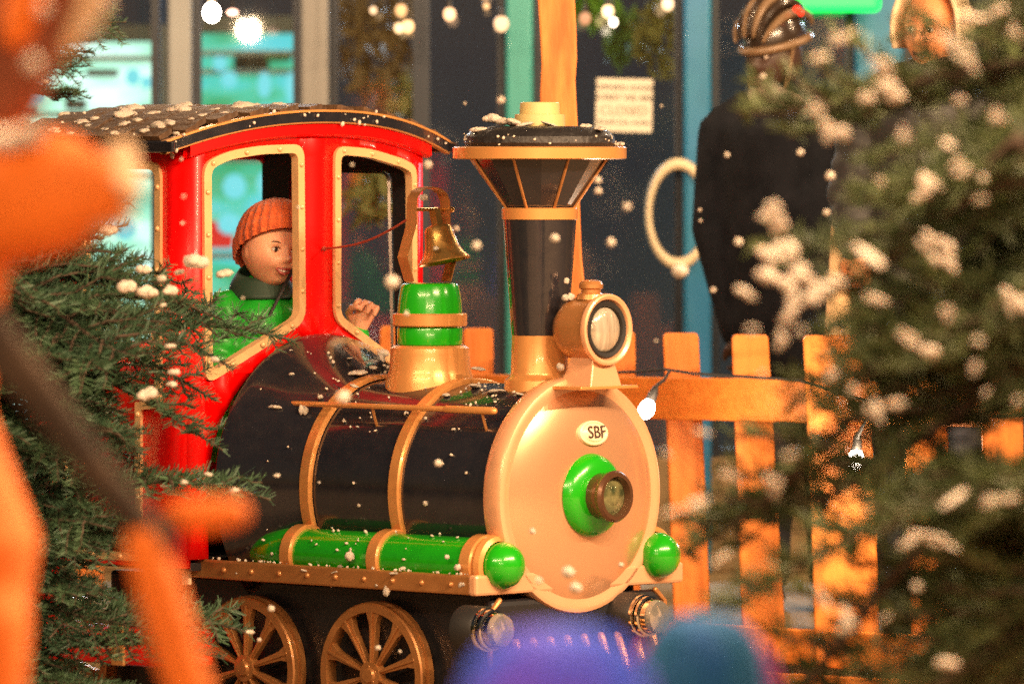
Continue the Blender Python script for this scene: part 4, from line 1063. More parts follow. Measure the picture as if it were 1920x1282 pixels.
e, Kc, M, (hw, hd, hh), chst, pel, arms = adult(1498, 20.2, 1.80, math.radians(-42), m_blackcoat, m_skind,
    'man in a black coat and dark vented cycle helmet, half turned away beside the ring', heading_x=math.radians(-20), lean=-.075, width=1.08,
    extra={-1: ((-.04, -.02, -.30), (.03, -.08, -.62)), 1: ((.06, .0, -.30), (.04, -.06, -.62))})
# cycle helmet: shell of ridges with vents between them
m_helm = mat('dark_helmet_shell', (.035, .022, .014), .25, .1, .9); m_helm2 = mat('helmet_glint_and_strap', (.20, .12, .06), .4, .1, .4)  # tan on ribs and rim stands in for gold reflections on the shell
MH = M @ Euler((math.radians(14), 0, 0)).to_matrix(); HC = Kc+M @ Vector((0, .01, .035))
g = G()
rows = []
for i in range(13):
    t = i/12*PI/2; rows.append([HC+MH @ Vector((hw*1.08*math.cos(t)*math.cos(a), hd*1.18*math.cos(t)*math.sin(a), hh*(.10+1.02*math.sin(t)))) for a in [2*PI*j/40 for j in range(40)]])
g.quadgrid(rows, closed_u=True); g.build('helmet', m_helm, e)
for k_ in range(-3, 4):
    x0 = k_/3.4; g = G(); pts = []
    for j in range(15):
        t = -1.25+2.5*j/14; pts.append(HC+MH @ Vector((hw*1.16*x0*(.55+.45*math.cos(t)), hd*1.28*math.sin(t), hh*(.16+1.12*math.cos(t)*math.sqrt(max(.05, 1-x0*x0*.8))))))
    g.tube(pts, [.006+.009*math.sin(PI*j/14) for j in range(15)], 8); g.build('helmet_rib', m_helm2 if k_ % 2 else m_helm, e)
g = G(); pts = [HC+MH @ Vector((hw*1.16*math.cos(a), hd*1.26*math.sin(a), hh*.12)) for a in [2*PI*j/32 for j in range(33)]]; g.tube(pts, .013, 8); g.build('helmet_rim', m_helm2, e)
for s_ in (-1, 1):
    g = G(); g.tube([HC+MH @ Vector((s_*hw*1.1, -.02, .01)), Kc+M @ Vector((s_*hw*.9, -.03, -.09)), Kc+M @ Vector((0, -.07, -.13))], .006, 6); g.build('helmet_strap', m_helm2, e)
g = G(); pts = [Vector((chst.x+math.cos(a)*.085, chst.y+math.sin(a)*.085, chst.z+.17+.02*math.sin(a*2))) for a in [2*PI*j/24 for j in range(25)]]
g.tube(pts, .03, 10); g.build('scarf', mat('grey_brown_scarf', (.20, .14, .11), .9, bump=.6, bscale=60), e)
g = G(); q = P(1494, 18, 20.1)-e.location; g.ball(q, (.012, .01, .010)); g.ball(q+Vector((.012, 0, -.012)), .009); g.build('rear_light', mat('red_light_glow', (.8, .03, .01), .4, em=(1, .03, .01), ems=.5), e)

m_blackj = mat('black_padded_jacket', (.018, .017, .018), .6, bump=.3, bscale=20)
e2, Kc, M, (hw, hd, hh), chst, pel, arms = adult(1748, 19.0, 1.86, math.radians(-28), m_blackj, m_skin2,
    'woman in a pale hood and open black jacket with brown sleeve', heading_x=math.radians(-15), puff=.012,
    extra={-1: ((-.06, -.03, -.26), (-.05, -.10, -.40))}, width=1.0)
# brown ribbed sleeve over the nearer arm
m_cord = mat('brown_corduroy', (.17, .085, .035), .9, nscale=50, ncol=(.09, .045, .02), nfac=.5, bump=1.0, bscale=30, stretch=(12, 12, 1.2))
g = G(); sh, el, wr = arms[0]
top = P(1655, 255, 19.1)-e2.location; bot = P(1640, 640, 19.05)-e2.location
puffy(g, [top+Vector((.06, .05, .03)), top, top.lerp(bot, .5)+Vector((.0, 0, 0)), bot], [.06, .085, .088, .09], 24, 40, .004, .03); g.build('ribbed_sleeve', m_cord, e2, remesh=.006)
m_creamc = mat('cream_lining', (.74, .50, .26), .8)
g = G(); a_ = P(1716, 255, 19.0)-e2.location; b_ = P(1722, 620, 18.98)-e2.location
g.tube([a_, a_.lerp(b_, .5), b_], [.05, .055, .05], 16, sq=.9); g.build('cream_front', m_creamc, e2)
g = G(); a_ = P(1600, 320, 19.0)-e2.location; b_ = P(1572, 640, 19.0)-e2.location
g.tube([a_, a_.lerp(b_, .35)+Vector((-.02, 0, 0)), b_], [.015, .03, .04], 12); g.build('cream_trim', m_creamc, e2)
g = G(); rows = []   # hood
for i in range(17):
    t = i/16; a = -PI*.12+PI*1.24*t; row = []
    for j in range(9):
        v = j/8; rr_ = 1.22-.12*v**2
        row.append(Kc+M @ Vector((math.cos(a)*hw*rr_*1.15*(1-.5*max(0, v-.6)), (-.55+1.9*v)*hd, math.sin(a)*hh*rr_*(1-.4*max(0, v-.5))+.01)))
    rows.append(row)
g.quadgrid(rows); g.build('hood', mat('cream_hood', (.80, .62, .40), .8), e2, solid=.012)
g = G(); z0 = P(1748, 350, 18.95)-e2.location; z1 = P(1745, 620, 18.95)-e2.location; g.tube([z0, z1], .005, 6)
for i in range(40):
    p_ = z0.lerp(z1, i/40); g.box(p_, (.014, .006, .003))
g.build('zip', m_brass, e2)

# ------------------------------------------------------------------ two children in front, out of focus
def watcher(px, py, D, hw, hd, hh, mhat, mcoat, label, brimm, face=PI, collar=None, wide=1.0, halo=None):
    c = P(px, py, D); e = empty('person', Vector((c.x, c.y, 0))); tag(e, label, 'child')
    Kc = c-e.location; M = Euler((0, 0, face)).to_matrix(); g = G(); head_points(g, Kc, M, hw*.9, hd*.9, hh*.9, 40, 30)
    zt_ = Kc.z-hh; g.tube([Kc-Vector((0, 0, hh*.4)), Vector((0, 0, zt_-.04)), Vector((0, 0, zt_-.2)), Vector((0, 0, zt_*.5))], [.05, .04, .1, .1], 14)
    for s in (-1, 1):
        g.tube([Vector((0, 0, zt_-.1)), Vector((s*.12, 0, zt_-.1)), Vector((s*.15, .02, zt_-.28)), Vector((s*.12, .14, zt_-.36))], [.07, .05, .04, .03], 12)
        hand_chains(g, Vector((s*.12, .14, zt_-.36)), Euler((math.radians(-80), 0, 0)).to_matrix(), .7, .8, s)
        g.tube([Vector((0, 0, zt_*.5)), Vector((s*.06, 0, zt_*.45)), Vector((s*.07, 0, .06)), Vector((s*.07, .1, .03))], [.09, .08, .04, .03], 12)
    g.build('body', m_skin, e, remesh=.008)
    face_parts(e, Kc, M, hw*.9, hd*.9, hh*.9)
    knit_hat(e, Kc, M, hw, hd, hh, mhat, -.25, 1.42, ribs=30)
    g = G(); pts = [Kc+Vector((math.cos(a)*hw*1.22, math.sin(a)*hd*1.22, -.30*hh)) for a in [2*PI*j/32 for j in range(33)]]
    g.tube(pts, .016, 10); g.build('hat_brim', brimm, e)
    g = G(); puffy(g, [Vector((0, 0, zt_)), Vector((0, 0, zt_-.1)), Vector((0, 0, zt_*.6)), Vector((0, 0, zt_*.42))], [.07, .13*wide, .15*wide, .15*wide], 24, 40, .012, .07)
    for s in (-1, 1): puffy(g, [Vector((s*.08, 0, zt_-.08)), Vector((s*.13, 0, zt_-.11)), Vector((s*.16, .02, zt_-.28)), Vector((s*.12, .13, zt_-.36))], [.07, .065, .055, .045], 16, 30, .01, .06)
    g.build('coat', mcoat, e, remesh=.01)
    g = G()
    for s in (-1, 1): g.tube([Vector((s*.06, 0, zt_*.48)), Vector((s*.07, 0, .08))], [.09, .06], 12); g.ball((s*.07, .05, .04), (.04, .09, .04))
    g.build('trousers', mat('navy_trousers', (.02, .03, .08), .8), e)
    if halo:
        g = G(); pts = [Kc+Vector((math.cos(a)*hw*1.36, .03, math.sin(a)*hh*1.24)) for a in [-.5+(PI+1.0)*j/24 for j in range(25)]]; g.tube(pts, .013, 12); g.build('hood_edge', halo, e)
    if collar:
        g = G(); pts = [Vector((math.cos(a)*.12+.05, math.sin(a)*.10, zt_+.02)) for a in [2*PI*j/24 for j in range(25)]]; g.tube(pts, .04, 12); g.build('collar', collar, e)
    return e
m_bhat = mat('blue_knit', (.004, .12, .80), .9, nscale=7, ncol=(.16, .05, .55), nfac=.4, bump=.6, bscale=120)
m_purp = mat('violet_knit', (.30, .06, .50), .9); m_mag = mat('magenta_knit', (.26, .003, .17), .8)
m_tealh = mat('teal_knit', (.003, .10, .17), .9, nscale=12, ncol=(.005, .06, .30), nfac=.5)
watcher(1045, 1408, 8.0, .102, .11, .105, m_bhat, mat('violet_coat', (.20, .06, .45), .6), 'child seen from behind in a blue knit hat, large blur at the bottom centre', m_purp, collar=mat('lilac_fleece', (.55, .48, .60), .9), wide=1.1)
watcher(1318, 1304, 9.8, .076, .085, .085, m_tealh, mat('magenta_coat', (.50, .01, .18), .6), 'small child from behind in a teal hat with magenta rim, bottom right of centre', m_mag, halo=m_mag)

# ------------------------------------------------------------------ reindeer figure, left foreground
DR = 9.7
rd = empty('reindeer_figure', P(-60, 1640, DR)); rd.location.z = 0
tag(rd, 'big blurred orange and brown reindeer figure with cream muzzle at the left edge', 'reindeer figure')
RL = rd.location.copy()
m_orange = mat('orange_plush', (.80, .17, .008), .8, nscale=7, ncol=(.66, .14, .010), nfac=.45, bump=.8, bscale=25)
m_brown = mat('dark_brown_plush', (.022, .014, .010), .95, nscale=9, ncol=(.07, .04, .022), nfac=.35)
m_cream = mat('cream_plush', (.58, .38, .22), .85)
m_rust = mat('rust_brown_plush', (.22, .05, .015), .85, nscale=4, ncol=(.10, .03, .015), nfac=.5)
def rp(px, py, dd=0): return P(px, py, DR+dd)-RL
g = G()
g.tube([rp(-420, 900, .5), rp(-260, 1000, .35), rp(-100, 1040, .1)], [.26, .24, .135], 24)       # trunk, chest
g.tube([rp(-100, 1040, .1), rp(-150, 760, .1), rp(-110, 500, .05), rp(-40, 370, 0)], [.14, .10, .095, .095], 20)   # neck
g.tube([rp(-70, 360, .02), rp(60, 362, -.03), rp(130, 360, -.06), rp(175, 358, -.08)], [.115, .10, .085, .060], 20)   # head
g.tube([rp(-110, 1080, .1), rp(-50, 1200, .05), rp(-40, 1300, .05)], [.13, .09, .07], 18)
g.tube([rp(-300, 1080, .5), rp(-330, 1350, .6), rp(-330, 1620, .6)], [.12, .07, .04], 16)
g.tube([rp(-420, 1000, .9), rp(-450, 1350, .9), rp(-440, 1620, .9)], [.12, .07, .04], 16)
g.build('body', m_orange, rd, remesh=.012)
g = G(); g.tube([rp(222, 300, -.06), rp(208, 350, -.08), rp(188, 395, -.08)], [.030, .048, .034], 14); g.ball(rp(235, 410, -.05), (.012, .02, .014)); g.build('muzzle', m_cream, rd)
g = G(); g.tube([rp(-40, 610, -.1), rp(60, 720, -.14), rp(180, 880, -.18), rp(300, 1025, -.2)], [.042, .030, .024, .022], 16); g.build('upper_foreleg', m_brown, rd)
g = G(); g.tube([rp(272, 1020, -.2), rp(300, 1110, -.2), rp(335, 1230, -.2), rp(390, 1400, -.2), rp(400, 1640, -.2)], [.030, .034, .034, .03, .028], 16); g.build('lower_foreleg', m_orange, rd)
g = G(); g.tube([rp(330, 965, -.1), rp(390, 965, -.1), rp(440, 962, -.1)], [.022, .026, .022], 14); g.build('raised_hoof', m_orange, rd)
g = G(); g.tube([rp(255, 1010, -.12), rp(330, 975, -.1)], [.02, .02], 12); g.build('hock', m_brown, rd)
g = G()
g.tube([rp(-40, 290, .02), rp(10, 170, 0), rp(70, 70, -.02), rp(120, -60, -.02)], [.05, .055, .045, .035], 16)
g.tube([rp(-60, 150, .0), rp(-20, 60, 0), rp(0, -80, 0)], [.05, .05, .04], 14); g.build('antler', m_rust, rd)
g = G(); g.tube([rp(30, 60, -.06), rp(55, -10, -.06), rp(70, -90, -.06)], [.025, .032, .03], 12); g.build('antler_tip', m_orange, rd)
g = G(); g.tube([rp(120, 90, -.03), rp(160, 30, -.03), rp(190, -50, -.03)], [.012, .022, .025], 12); g.build('ear', m_cream, rd)
for (px, py, s, k3) in [(80, 20, .018, (.6, .6, 1.3)), (62, 125, .02, (.7, .7, 1.4)), (10, 270, .04, (1.6, 1, .8)), (55, 255, .03, (1.2, 1, 1)), (200, 15, .022, (.8, .6, 1.3)), (170, 60, .018, (.7, .6, 1.2))]:
    snow_at(P(px, py, DR-.12), s, 'blurred snow lump on the reindeer figure by the antlers', 'snow lumps on the reindeer figure', sc3=k3)

# ------------------------------------------------------------------ fir trees
def fir_branch_mesh(seed, L=.5, ntw=11, spread=.50, nl=.020, dens=1.0, nw=.0016, mneedle=m_needle, droop=.12):
    r = random.Random(seed); g = G(); g.cm = 0
    stem = []
    for i in range(9):
        t = i/8; stem.append(Vector((L*t, .03*math.sin(t*3+seed), -droop*L*t*t+.03*math.sin(t*5+seed))))
    g.tube(stem, [.007*(1-.75*i/8) for i in range(9)], 5)
    twigs = [(stem, .25)]
    for i in range(ntw):
        t = .12+.82*i/ntw; k_ = t*8; a = stem[int(k_)].lerp(stem[min(8, int(k_)+1)], k_-int(k_))
        for s in (-1, 1):
            ln = L*spread*(1-.72*t)*r.uniform(.75, 1.2); ang = r.uniform(.75, 1.05)
            pts = []
            for q in range(5):
                w_ = q/4; pts.append(a+Vector((math.cos(ang)*ln*w_, s*math.sin(ang)*ln*w_, r.uniform(-.006, .006)-.10*ln*w_*w_+r.uniform(-.1, .12)*ln*w_)))
            g.tube(pts, [.003*(1-.6*q/4) for q in range(5)], 4, cap=False); twigs.append((pts, 0))
            if ln > .13:
                for s2 in (-1, 1):
                    b = pts[2]; l2 = ln*.42; an2 = ang+s2*.7
                    p2 = [b+Vector((math.cos(an2)*l2*w_, s*math.sin(an2)*l2*w_, -.05*l2*w_)) for w_ in (0, .5, 1)]
                    g.tube(p2, .002, 4, cap=False); twigs.append((p2, 0))
    g.cm = 1
    for pts, t0 in twigs:
        Ls = [(pts[i+1]-pts[i]).length for i in range(len(pts)-1)]; tot = sum(Ls); n = int(tot/.0021*dens)
        for i in range(n):
            s = tot*(t0+(1-t0)*i/n); k_ = 0
            while k_ < len(Ls)-1 and s > Ls[k_]: s -= Ls[k_]; k_ += 1
            d = (pts[k_+1]-pts[k_]).normalized(); p = pts[k_]+d*s
            side = d.cross(Vector((0, 0, 1))).normalized(); up = side.cross(d)
            a = r.uniform(-.5, PI+.5); fwd = r.uniform(.35, .9)
            nd = (side*math.cos(a)+up*math.sin(a)*.8+d*fwd).normalized(); l = nl*r.uniform(.7, 1.15)*(1 if i < n*.93 else .8)
            wv = nd.cross(Vector((r.uniform(-1, 1), r.uniform(-1, 1), r.uniform(-1, 1)))).normalized()*nw*.5
            g.v += [tuple(p-wv), tuple(p+wv), tuple(p+nd*l+wv*.5), tuple(p+nd*l-wv*.5)]
            b = len(g.v)-4; g.f.append((b, b+1, b+2, b+3)); g.mi.append(1)
    me = bpy.data.meshes.new('fir_branch'); me.from_pydata(g.v, [], g.f); me.materials.append(m_bark); me.materials.append(mneedle)
    me.polygons.foreach_set('material_index', g.mi)
    return me
def place_branch(tree, me, tip, root, roll=0, name='branch'):
    """root, tip in world space"""
    o = bpy.data.objects.new(name, me); COL.objects.link(o); o.parent = tree
    d = (tip-root); L = d.length
    q = d.to_track_quat('X', 'Z')
    o.location = root-tree.location; o.rotation_euler = (q.to_matrix() @ Euler((roll, 0, 0)).to_matrix()).to_euler()
    s = L/.5; o.scale = (s, s, s)
    return o
bmA = [fir_branch_mesh(i+1, ntw=14, nl=.021, dens=1.5, nw=.0021) for i in range(4)]
bmB = [fir_branch_mesh(i+11, ntw=13, nl=.027, dens=1.1, nw=.0042, mneedle=m_needle2) for i in range(3)]
bmC = [fir_branch_mesh(i+31, ntw=9, spread=.26, nl=.027, dens=.9, nw=.0040, mneedle=m_needle2, droop=.18) for i in range(3)]
bmD = [fir_branch_mesh(i+41, ntw=12, spread=.32, nl=.021, dens=1.6, nw=.0021) for i in range(3)]
# left fir
tl = P(-150, 1640, 16.9); tl.z = 0
left = empty('fir_tree', tl); tag(left, 'dark green fir tree with snow at the left, in front of the cab', 'tree')
g = G(); g.tube([(0, 0, 0), (.02, 0, .8), (0, 0, 1.6), (.01, 0, 2.6)], [.06, .05, .035, .015], 12); g.build('trunk', m_bark, left)
rb_ = random.Random(21)
LB0 = []
LB = [ # tip px,py,D ; root py
    (505, 890, 16.6, 830), (430, 640, 16.7, 560), (410, 745, 16.6, 690), (420, 560, 16.8, 520), (545, 580, 16.95, 700), (330, 480, 17.0, 520), (240, 470, 17.0, 560), (160, 470, 17.0, 600),
    (400, 690, 16.8, 620), (270, 830, 16.7, 760), (300, 620, 16.6, 560), (250, 560, 16.5, 500), (380, 1090, 16.7, 980), (470, 1150, 16.75, 1060), (300, 960, 16.7, 880), (260, 1010, 16.6, 900), (200, 1090, 16.6, 980),
    (420, 1200, 16.8, 1130), (300, 1130, 16.7, 1030), (210, 960, 16.5, 880), (180, 800, 16.5, 700), (120, 700, 16.4, 600), (240, 720, 16.4, 640), (160, 620, 16.4, 540), (80, 560, 16.5, 480),
    (60, 960, 16.4, 860), (110, 1190, 16.5, 1090), (60, 1090, 16.4, 1000), (230, 1280, 16.6, 1190), (340, 1310, 16.7, 1230), (130, 1330, 16.5, 1240), (440, 520, 17.0, 500),
    (160, 135, 16.9, 150), (165, 95, 16.9, 90), (235, 20, 17.0, 60), (20, 420, 16.5, 420), (40, 650, 16.3, 560), (20, 780, 16.3, 700), (20, 1240, 16.4, 1150), (110, 510, 16.7, 520)]
LB = [q for q in LB if q[:2] not in ((380, 1090), (240, 720), (110, 1190), (200, 1090), (60, 960))]
LB += [(60+(i*97) % (200 if 8 < i < 24 else 290), 520+i*27, 16.2+.02*i, 440+i*27) for i in range(0, 30, 2) if i not in (12, 14, 16, 22, 24, 26)]
for i, (px, py, D, ry) in enumerate(LB):
    place_branch(left, (bmD if px > 300 else bmA)[i % 3], P(px, py, D), P(-150+rb_.uniform(-20, 30), ry+rb_.uniform(-20, 20), 16.9), rb_.uniform(-.6, .6))
for (px, py, s) in [(363, 494, .034), (420, 515, .024), (240, 540, .030), (275, 552, .030), (320, 547, .024), (303, 524, .018), (268, 508, .022), (335, 512, .014), (280, 742, .030), (322, 722, .014), (325, 700, .016), (405, 676, .015), (307, 573, .009),
                    (320, 650, .014), (520, 892, .010), (60, 135, .026), (65, 115, .02), (205, 435, .028), (85, 155, .012), (440, 920, .012), (390, 890, .012), (345, 905, .01), (468, 1185, .012)]:
    snow_at(P(px, py, 16.2+R.uniform(-.15, .15)), s*1.15, 'round snow lump on the left fir in front of the cab', 'snow lumps on the left fir')
# right fir, much closer
tr = P(2350, 1640, 12.6); tr.z = 0
right = empty('fir_tree', tr); tag(right, 'large blurred snowy fir tree filling the right edge in front of the fence', 'tree')
g = G(); g.tube([(0, 0, 0), (.02, 0, .8), (0, 0, 1.6), (.01, 0, 2.6)], [.06, .05, .035, .015], 12); g.build('trunk', m_bark, right)
RBR = [(1560, 60, 290), (1500, 25, 270), (1640, 110, 100), (1560, 230, 300), (1600, 190, 290), (1700, 170, 150), (1540, 215, 330), (1400, 400, 330), (1480, 440, 400), (1560, 420, 360), (1500, 560, 500), (1640, 350, 320), (1460, 610, 520), (1620, 560, 520), (1700, 470, 450), (1560, 660, 600), (1480, 740, 650), (1300, 810, 690), (1260, 790, 720), (1330, 930, 850), (1270, 935, 880), (1500, 980, 880), (1600, 1010, 900), (1480, 1130, 1010), (1680, 880, 800), (1460, 1210, 1100), (1560, 1250, 1150), (1700, 1200, 1100), (1420, 1290, 1200), (1750, 1000, 920), (1720, 250, 240), (1780, 370, 340), (1800, 560, 520), (1800, 720, 660), (1790, 1120, 1030), (1750, 800, 740), (1800, 60, 60), (1820, 230, 200), (1830, 900, 840), (1840, 1260, 1200), (1750, 620, 580), (1850, 450, 420), (1860, 120, 100), (1870, 820, 780), (1880, 1000, 950), (1380, 1180, 1080), (1860, 640, 600)]
RBR += [((1850 if i < 16 else 1700)+(i*53) % (100 if i < 16 else 230), 20+i*42, i*42-20) for i in range(31)]
RBR = [q for q in RBR if not (1640 < q[0] < 1840 and q[1] < 250)]
RBR = [q for q in RBR if not (1600 < q[0] < 1870 and 250 <= q[1] < 640) and not (1660 < q[0] < 1860 and 700 <= q[1] < 930)]
RBR = [q for i_, q in enumerate(RBR) if not (q[0] < 1720 and q[1] > 650 and i_ % 3 == 0) and not (q[0] > 1860 and i_ % 3 == 1)]
RBR = [q for i_, q in enumerate(RBR) if not (1480 < q[0] < 1700 and 650 < q[1] < 1000 and i_ % 2) and not (q[0] >= 1850 and q[1] < 620 and i_ % 3 == 0)]
RBR += [(1640, 590, 560), (1880, 300, 280), (1890, 480, 450), (1720, 690, 650)]
for _q in [(1640, 350, 320), (1620, 560, 520), (1700, 470, 450), (1780, 370, 340), (1720, 250, 240), (1750, 620, 580), (1700, 170, 150), (1640, 110, 100)]:
    if _q in RBR: RBR.remove(_q)
for i, (px, py, ry) in enumerate(RBR):
    D = 13.0+rb_.uniform(-.5, .6)
    place_branch(right, (bmC if px < 1690 else bmB)[i % 3], P(px, py, D), P(2250+rb_.uniform(-250, 60), ry+rb_.uniform(-30, 30), 12.6+rb_.uniform(-.2, .3)), rb_.uniform(-.7, .7))
for (px, py, s, k3) in [(1445, 400, .038, (1.5, 1, 1.2)), (1470, 500, .052, (1.3, 1, 1.4)), (1520, 560, .044, (1.5, 1, 1.0)), (1395, 550, .03, (1.5, 1, .8)), (1410, 620, .02, (1, 1, 1)), (1540, 110, .024, (1.5, 1, .9)), (1575, 70, .022, (1.5, 1, .8)),
                        (1650, 120, .036, (1.6, 1, .7)), (1660, 165, .036, (1.8, 1, .7)), (1620, 185, .03, (1.3, 1, .9)), (1525, 205, .026, (1.2, 1, .9)), (1555, 250, .03, (1.4, 1, 1.0)), (1695, 250, .018, (1, 1, 1.3)), (1820, 35, .03, (2, 1, .8)), (1870, 20, .022, (1, 1, 1)),
                        (1800, 95, .024, (1.8, 1, .7)), (1898, 58, .014, (1, 1, 1.2)), (1775, 270, .026, (1.6, 1, .8)), (1800, 315, .02, (1, 1, 1.3)), (1842, 335, .022, (.9, 1, 1.3)), (1840, 375, .014, (1, 1, 1)), (1740, 350, .03, (1.2, 1, 1.2)), (1760, 470, .03, (1.4, 1, .9)),
                        (1625, 480, .034, (1.8, 1, .8)), (1570, 530, .03, (1.3, 1, .9)), (1895, 568, .034, (1, 1, 1.2)), (1775, 585, .02, (1, 1, 1)), (1705, 635, .024, (1.4, 1, .8)), (1742, 660, .03, (1, 1, 1.2)), (1835, 640, .018, (.8, 1, 1.2)), (1830, 690, .016, (.7, 1, 1.3)),
                        (1475, 600, .02, (1.6, 1, .7)), (1465, 635, .02, (1, 1, 1.4)), (1500, 620, .014, (1, 1, 1)), (1640, 770, .022, (.7, 1, 1.8)), (1680, 760, .022, (1.4, 1, 1.0)), (1320, 812, .024, (1.6, 1, .8)), (1250, 850, .018, (1.6, 1, .7)), (1370, 890, .03, (1.6, 1, .7)),
                        (1290, 950, .026, (2, 1, .6)), (1450, 905, .026, (.8, 1, 1.4)), (1355, 1045, .02, (1.4, 1, .7)), (1540, 1120, .026, (.8, 1, 1.7)), (1590, 1165, .024, (.8, 1, 1.5)), (1720, 1100, .018, (.9, 1, 1.2)), (1790, 935, .034, (2.4, 1, .6)), (1860, 940, .03, (2.2, 1, .5)),
                        (1700, 1020, .022, (1.2, 1, .9)), (1660, 1160, .018, (1.1, 1, .9)), (1775, 1245, .032, (1.2, 1, 1.1)), (1750, 1010, .024, (2, 1, .6)), (1640, 560, .022, (1.2, 1, .8)), (1870, 215, .02, (1, 1, 1)), (1800, 190, .016, (1, 1, 1)), (1480, 855, .02, (1.3, 1, .8)),
                        (1560, 700, .018, (1, 1, 1)), (1600, 730, .018, (1, 1, 1.2)), (1905, 750, .014, (1.3, 1, .8)), (1850, 735, .012, (1, 1, 1)), (1650, 340, .014, (1, 1, 1)), (1430, 700, .014, (1, 1, 1))]:
    snow_at(P(px, py, 12.0+R.uniform(-.5, .5)), s*R.uniform(.5, .75), 'soft snow lump resting on the blurred right fir', 'snow lumps on the right fir', sc3=k3, meshes=patch_meshes if R.random() < .85 else snow_meshes, rot=(R.uniform(-.4, .4), R.uniform(-.7, .8), R.uniform(-.5, .5)))

# ------------------------------------------------------------------ falling snowflakes
fl_list = [(1145, 458, .019, 14.6), (733, 533, .019, 14.2), (643, 748, .019, 14.4), (801, 312, .018, 19.6), (895, 463, .012, 14.4), (938, 190, .010, 14.8), (857, 430, .012, 19.4), (1120, 340, .010, 14.8), (1123, 360, .010, 15.0), (1175, 390, .010, 14.0),
    (1040, 449, .012, 15.2), (1363, 292, .010, 15), (1555, 332, .013, 14.8), (1501, 288, .009, 14.8), (1549, 400, .009, 15), (1430, 145, .011, 15), (342, 420, .008, 15.4), (344, 370, .008, 15), (762, 590, .013, 15.4), (826, 467, .0, 0), (1275, 512, .020, 14.6),
    (1337, 545, .007, 15), (997, 997, .010, 16), (1065, 1076, .017, 15.0), (1080, 1105, .022, 14.8), (1010, 1090, .014, 14.8), (820, 870, .012, 16), (1312, 395, .008, 19.8), (1313, 415, .008, 19.8), (707, 105, .0, 0), (710, 1215, .009, 16.4), (750, 1222, .009, 16.4),
    (507, 1142, .011, 16.3), (487, 1200, .007, 16.4), (872, 195, .006, 19.5), (1500, 150, .0, 0), (880, 760, .0, 0), (1425, 470, .012, 14), (1385, 455, .010, 14.2), (965, 730, .0, 0), (1165, 1060, .008, 16.2), (598, 905, .005, 16.5), (955, 620, .0, 0), (1240, 200, .006, 20), (660, 310, .005, 15.5), (455, 560, .006, 15.5), (1230, 640, .006, 15.2), (340, 300, .006, 15.6), (560, 390, .005, 15.8)]
for (px, py, r_, D) in fl_list:
    if r_ > 0: snow_at(P(px, py, D), r_*1.2, 'pale snowflake falling through the air around the train', 'falling snowflakes', 'snowflake', sc3=(1, .8, 1), meshes=flake_meshes)

# ------------------------------------------------------------------ festoon lights over the square (above the frame): they light the scene
def festoon(p0, p1, n, watts, label, sag=.35):
    p0, p1 = Vector(p0), Vector(p1); e = empty('festoon_light', p0); tag(e, label, 'string light')
    pts = []
    for i in range(25):
        t = i/24; q = p0.lerp(p1, t)-p0; q.z -= sag*4*t*(1-t); pts.append(q)
    g = G(); g.tube(pts, .006, 6); g.build('cable', m_rubber, e)
    gb = G(); gb.ball((0, 0, -.09), (.03, .03, .038)); gs_ = G(); gs_.tube([(0, 0, -.05), (0, 0, 0)], .016, 8)
    b0 = s0 = None
    for i in range(n):
        t = (i+.5)/n; q = p0.lerp(p1, t)-p0; q.z -= sag*4*t*(1-t)
        if b0 is None: b0 = gb.build('bulb', m_bulb, e, loc=q); s0 = gs_.build('socket', m_rubber, e, loc=q)
        else:
            for src in (b0, s0): o = src.copy(); COL.objects.link(o); o.location = q
        l = lamp('bulb_light', q+Vector((0, 0, -.17)), watts, WARM, .035, e)
festoon((1.6, 11.2, 4.9), (7.4, 15.0, 5.0), 8, 235, 'festoon of warm bulbs strung over the square on the right')
festoon((-6.0, 12.0, 4.6), (.0, 10.0, 4.8), 7, 100, 'festoon of warm bulbs strung over the square on the left')
festoon((-3.0, 20.6, 3.3), (4.5, 20.2, 3.4), 6, 14, 'festoon of warm bulbs hung in front of the shop', .2)

festoon((-3.5, 4.6, 3.9), (3.8, 3.8, 4.0), 7, 75, 'added unseen festoon of warm bulbs nearest the viewer, brightening the foreground', .25)  # added to light the hats and the reindeer from the front

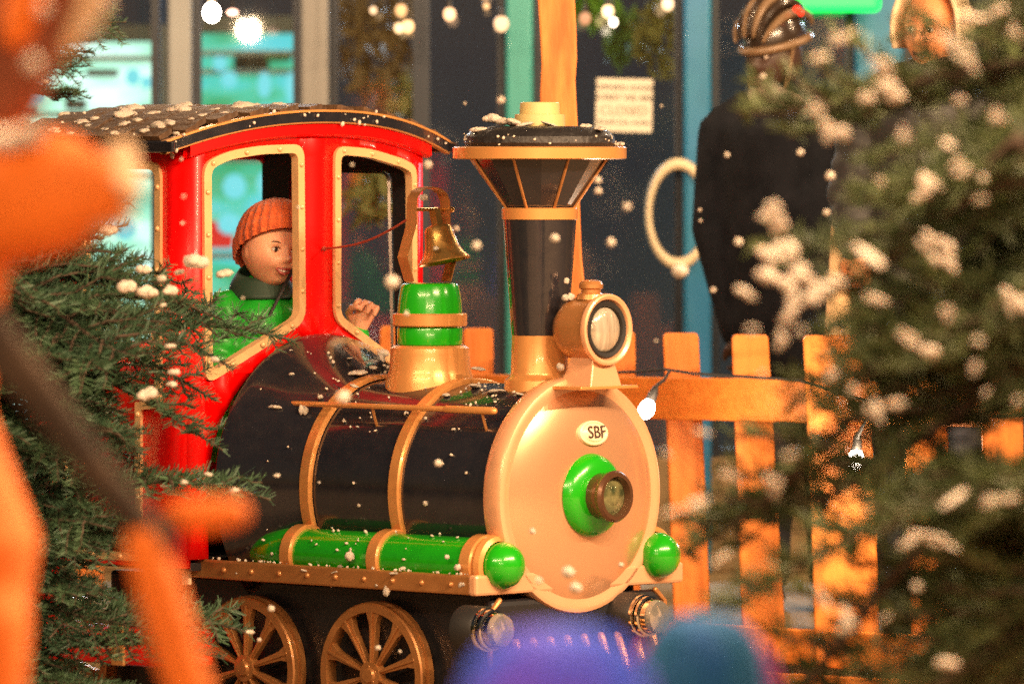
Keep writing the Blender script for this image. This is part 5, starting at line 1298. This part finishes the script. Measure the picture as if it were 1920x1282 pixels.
# ------------------------------------------------------------------ a label of its own for every snow lump
LM = {'snow clumps on the cab roof': [('behind the reindeer muzzle', 130, 230), ('above the left cab corner', 330, 230), ('by the roof front edge', 450, 205), ('at the roof middle', 240, 215)],
 'snow clumps on the boiler': [('left of the steam dome', 660, 680), ('by the handrail', 560, 760), ('between dome and chimney', 800, 740), ('left of the headlamp', 970, 720), ('low on the boiler side', 780, 900), ('under the cab front', 560, 660)],
 'snow clumps on the running board': [('near the front wheel', 720, 1100), ('near the rear wheel', 480, 1070), ('below the domed tank end', 880, 1060)],
 'snow clumps on the chimney cap': [('at the cap left edge', 890, 255), ('left of the plastic outlet', 945, 230), ('on the cap face', 1030, 265), ('at the cap right edge', 1140, 255)],
 'snow lumps by the headlamp': [('left of the lamp', 1060, 540), ('under the lamp', 1050, 690)],
 'snow lumps on the reindeer figure': [('among the antlers', 90, 60), ('above the muzzle', 30, 265)],
 'snow lumps on the left fir': [('below the cab window', 360, 520), ('beside the dark trunk gap', 260, 545), ('over the red cab side', 320, 710), ('near the green tank tip', 450, 900), ('near the top twigs', 80, 130), ('above the rear wheel', 468, 1180)],
 'snow lumps on the right fir': [('over the black coat', 1450, 500), ('right of the head wrap', 1570, 110), ('across the woman face', 1690, 150), ('over the ribbed sleeve', 1640, 330), ('beside the jacket zip', 1780, 400), ('at the top right corner', 1850, 60), ('at the right edge', 1890, 600), ('above the short rail piece', 1720, 640), ('over the wide end board', 1570, 800), ('next to the second picket', 1400, 880), ('next to the first picket', 1280, 850), ('below the lit bulb', 1560, 1100), ('in the lower right mass', 1760, 1000), ('over the fence top', 1470, 650)],
 'falling snowflakes': [('beside the round ring', 1200, 440), ('between bell and chimney', 890, 450), ('in front of the black coat', 1450, 300), ('over the smokebox door', 1050, 1060), ('over the wheels', 650, 1180), ('over the red cab post', 340, 390), ('left of the green dome', 720, 570), ('over the boiler side', 700, 860), ('right of the chimney', 1110, 300), ('inside the cab front', 560, 450)]}
ORD = ['topmost', 'second from the top', 'third from the top', 'fourth from the top', 'fifth from the top', 'sixth from the top', 'seventh from the top', 'eighth from the top', 'ninth from the top', 'tenth from the top']
WHAT = {'snow clumps on the cab roof': 'snow clump on the cab roof', 'snow clumps on the boiler': 'snow clump on the black boiler', 'snow clumps on the running board': 'snow clump on the running board', 'snow clumps on the chimney cap': 'snow clump on the chimney cap',
 'snow lumps by the headlamp': 'snow lump', 'snow lumps on the reindeer figure': 'snow lump on the reindeer figure', 'snow lumps on the left fir': 'snow lump on the left fir', 'snow lumps on the right fir': 'snow lump on the right fir', 'falling snowflakes': 'falling snowflake'}
bk = {}
for o, label, grp in SNOW:
    if grp not in LM: continue
    q = o.location; X, Y = 960+q.x*FP/q.y, 280+(CZ-q.z)*FP/q.y
    n_ = min(LM[grp], key=lambda l: math.hypot(l[1]-X, l[2]-Y))[0]
    bk.setdefault((grp, n_), []).append((Y, X, o))
for (grp, n_), L in bk.items():
    L.sort(key=lambda t: (t[0], t[1]))
    for i, (_, _, o) in enumerate(L):
        o['label'] = ('%s %s' % (WHAT[grp], n_)) if len(L) == 1 else ('%s %s, %s' % (WHAT[grp], n_, ORD[min(i, 9)]))
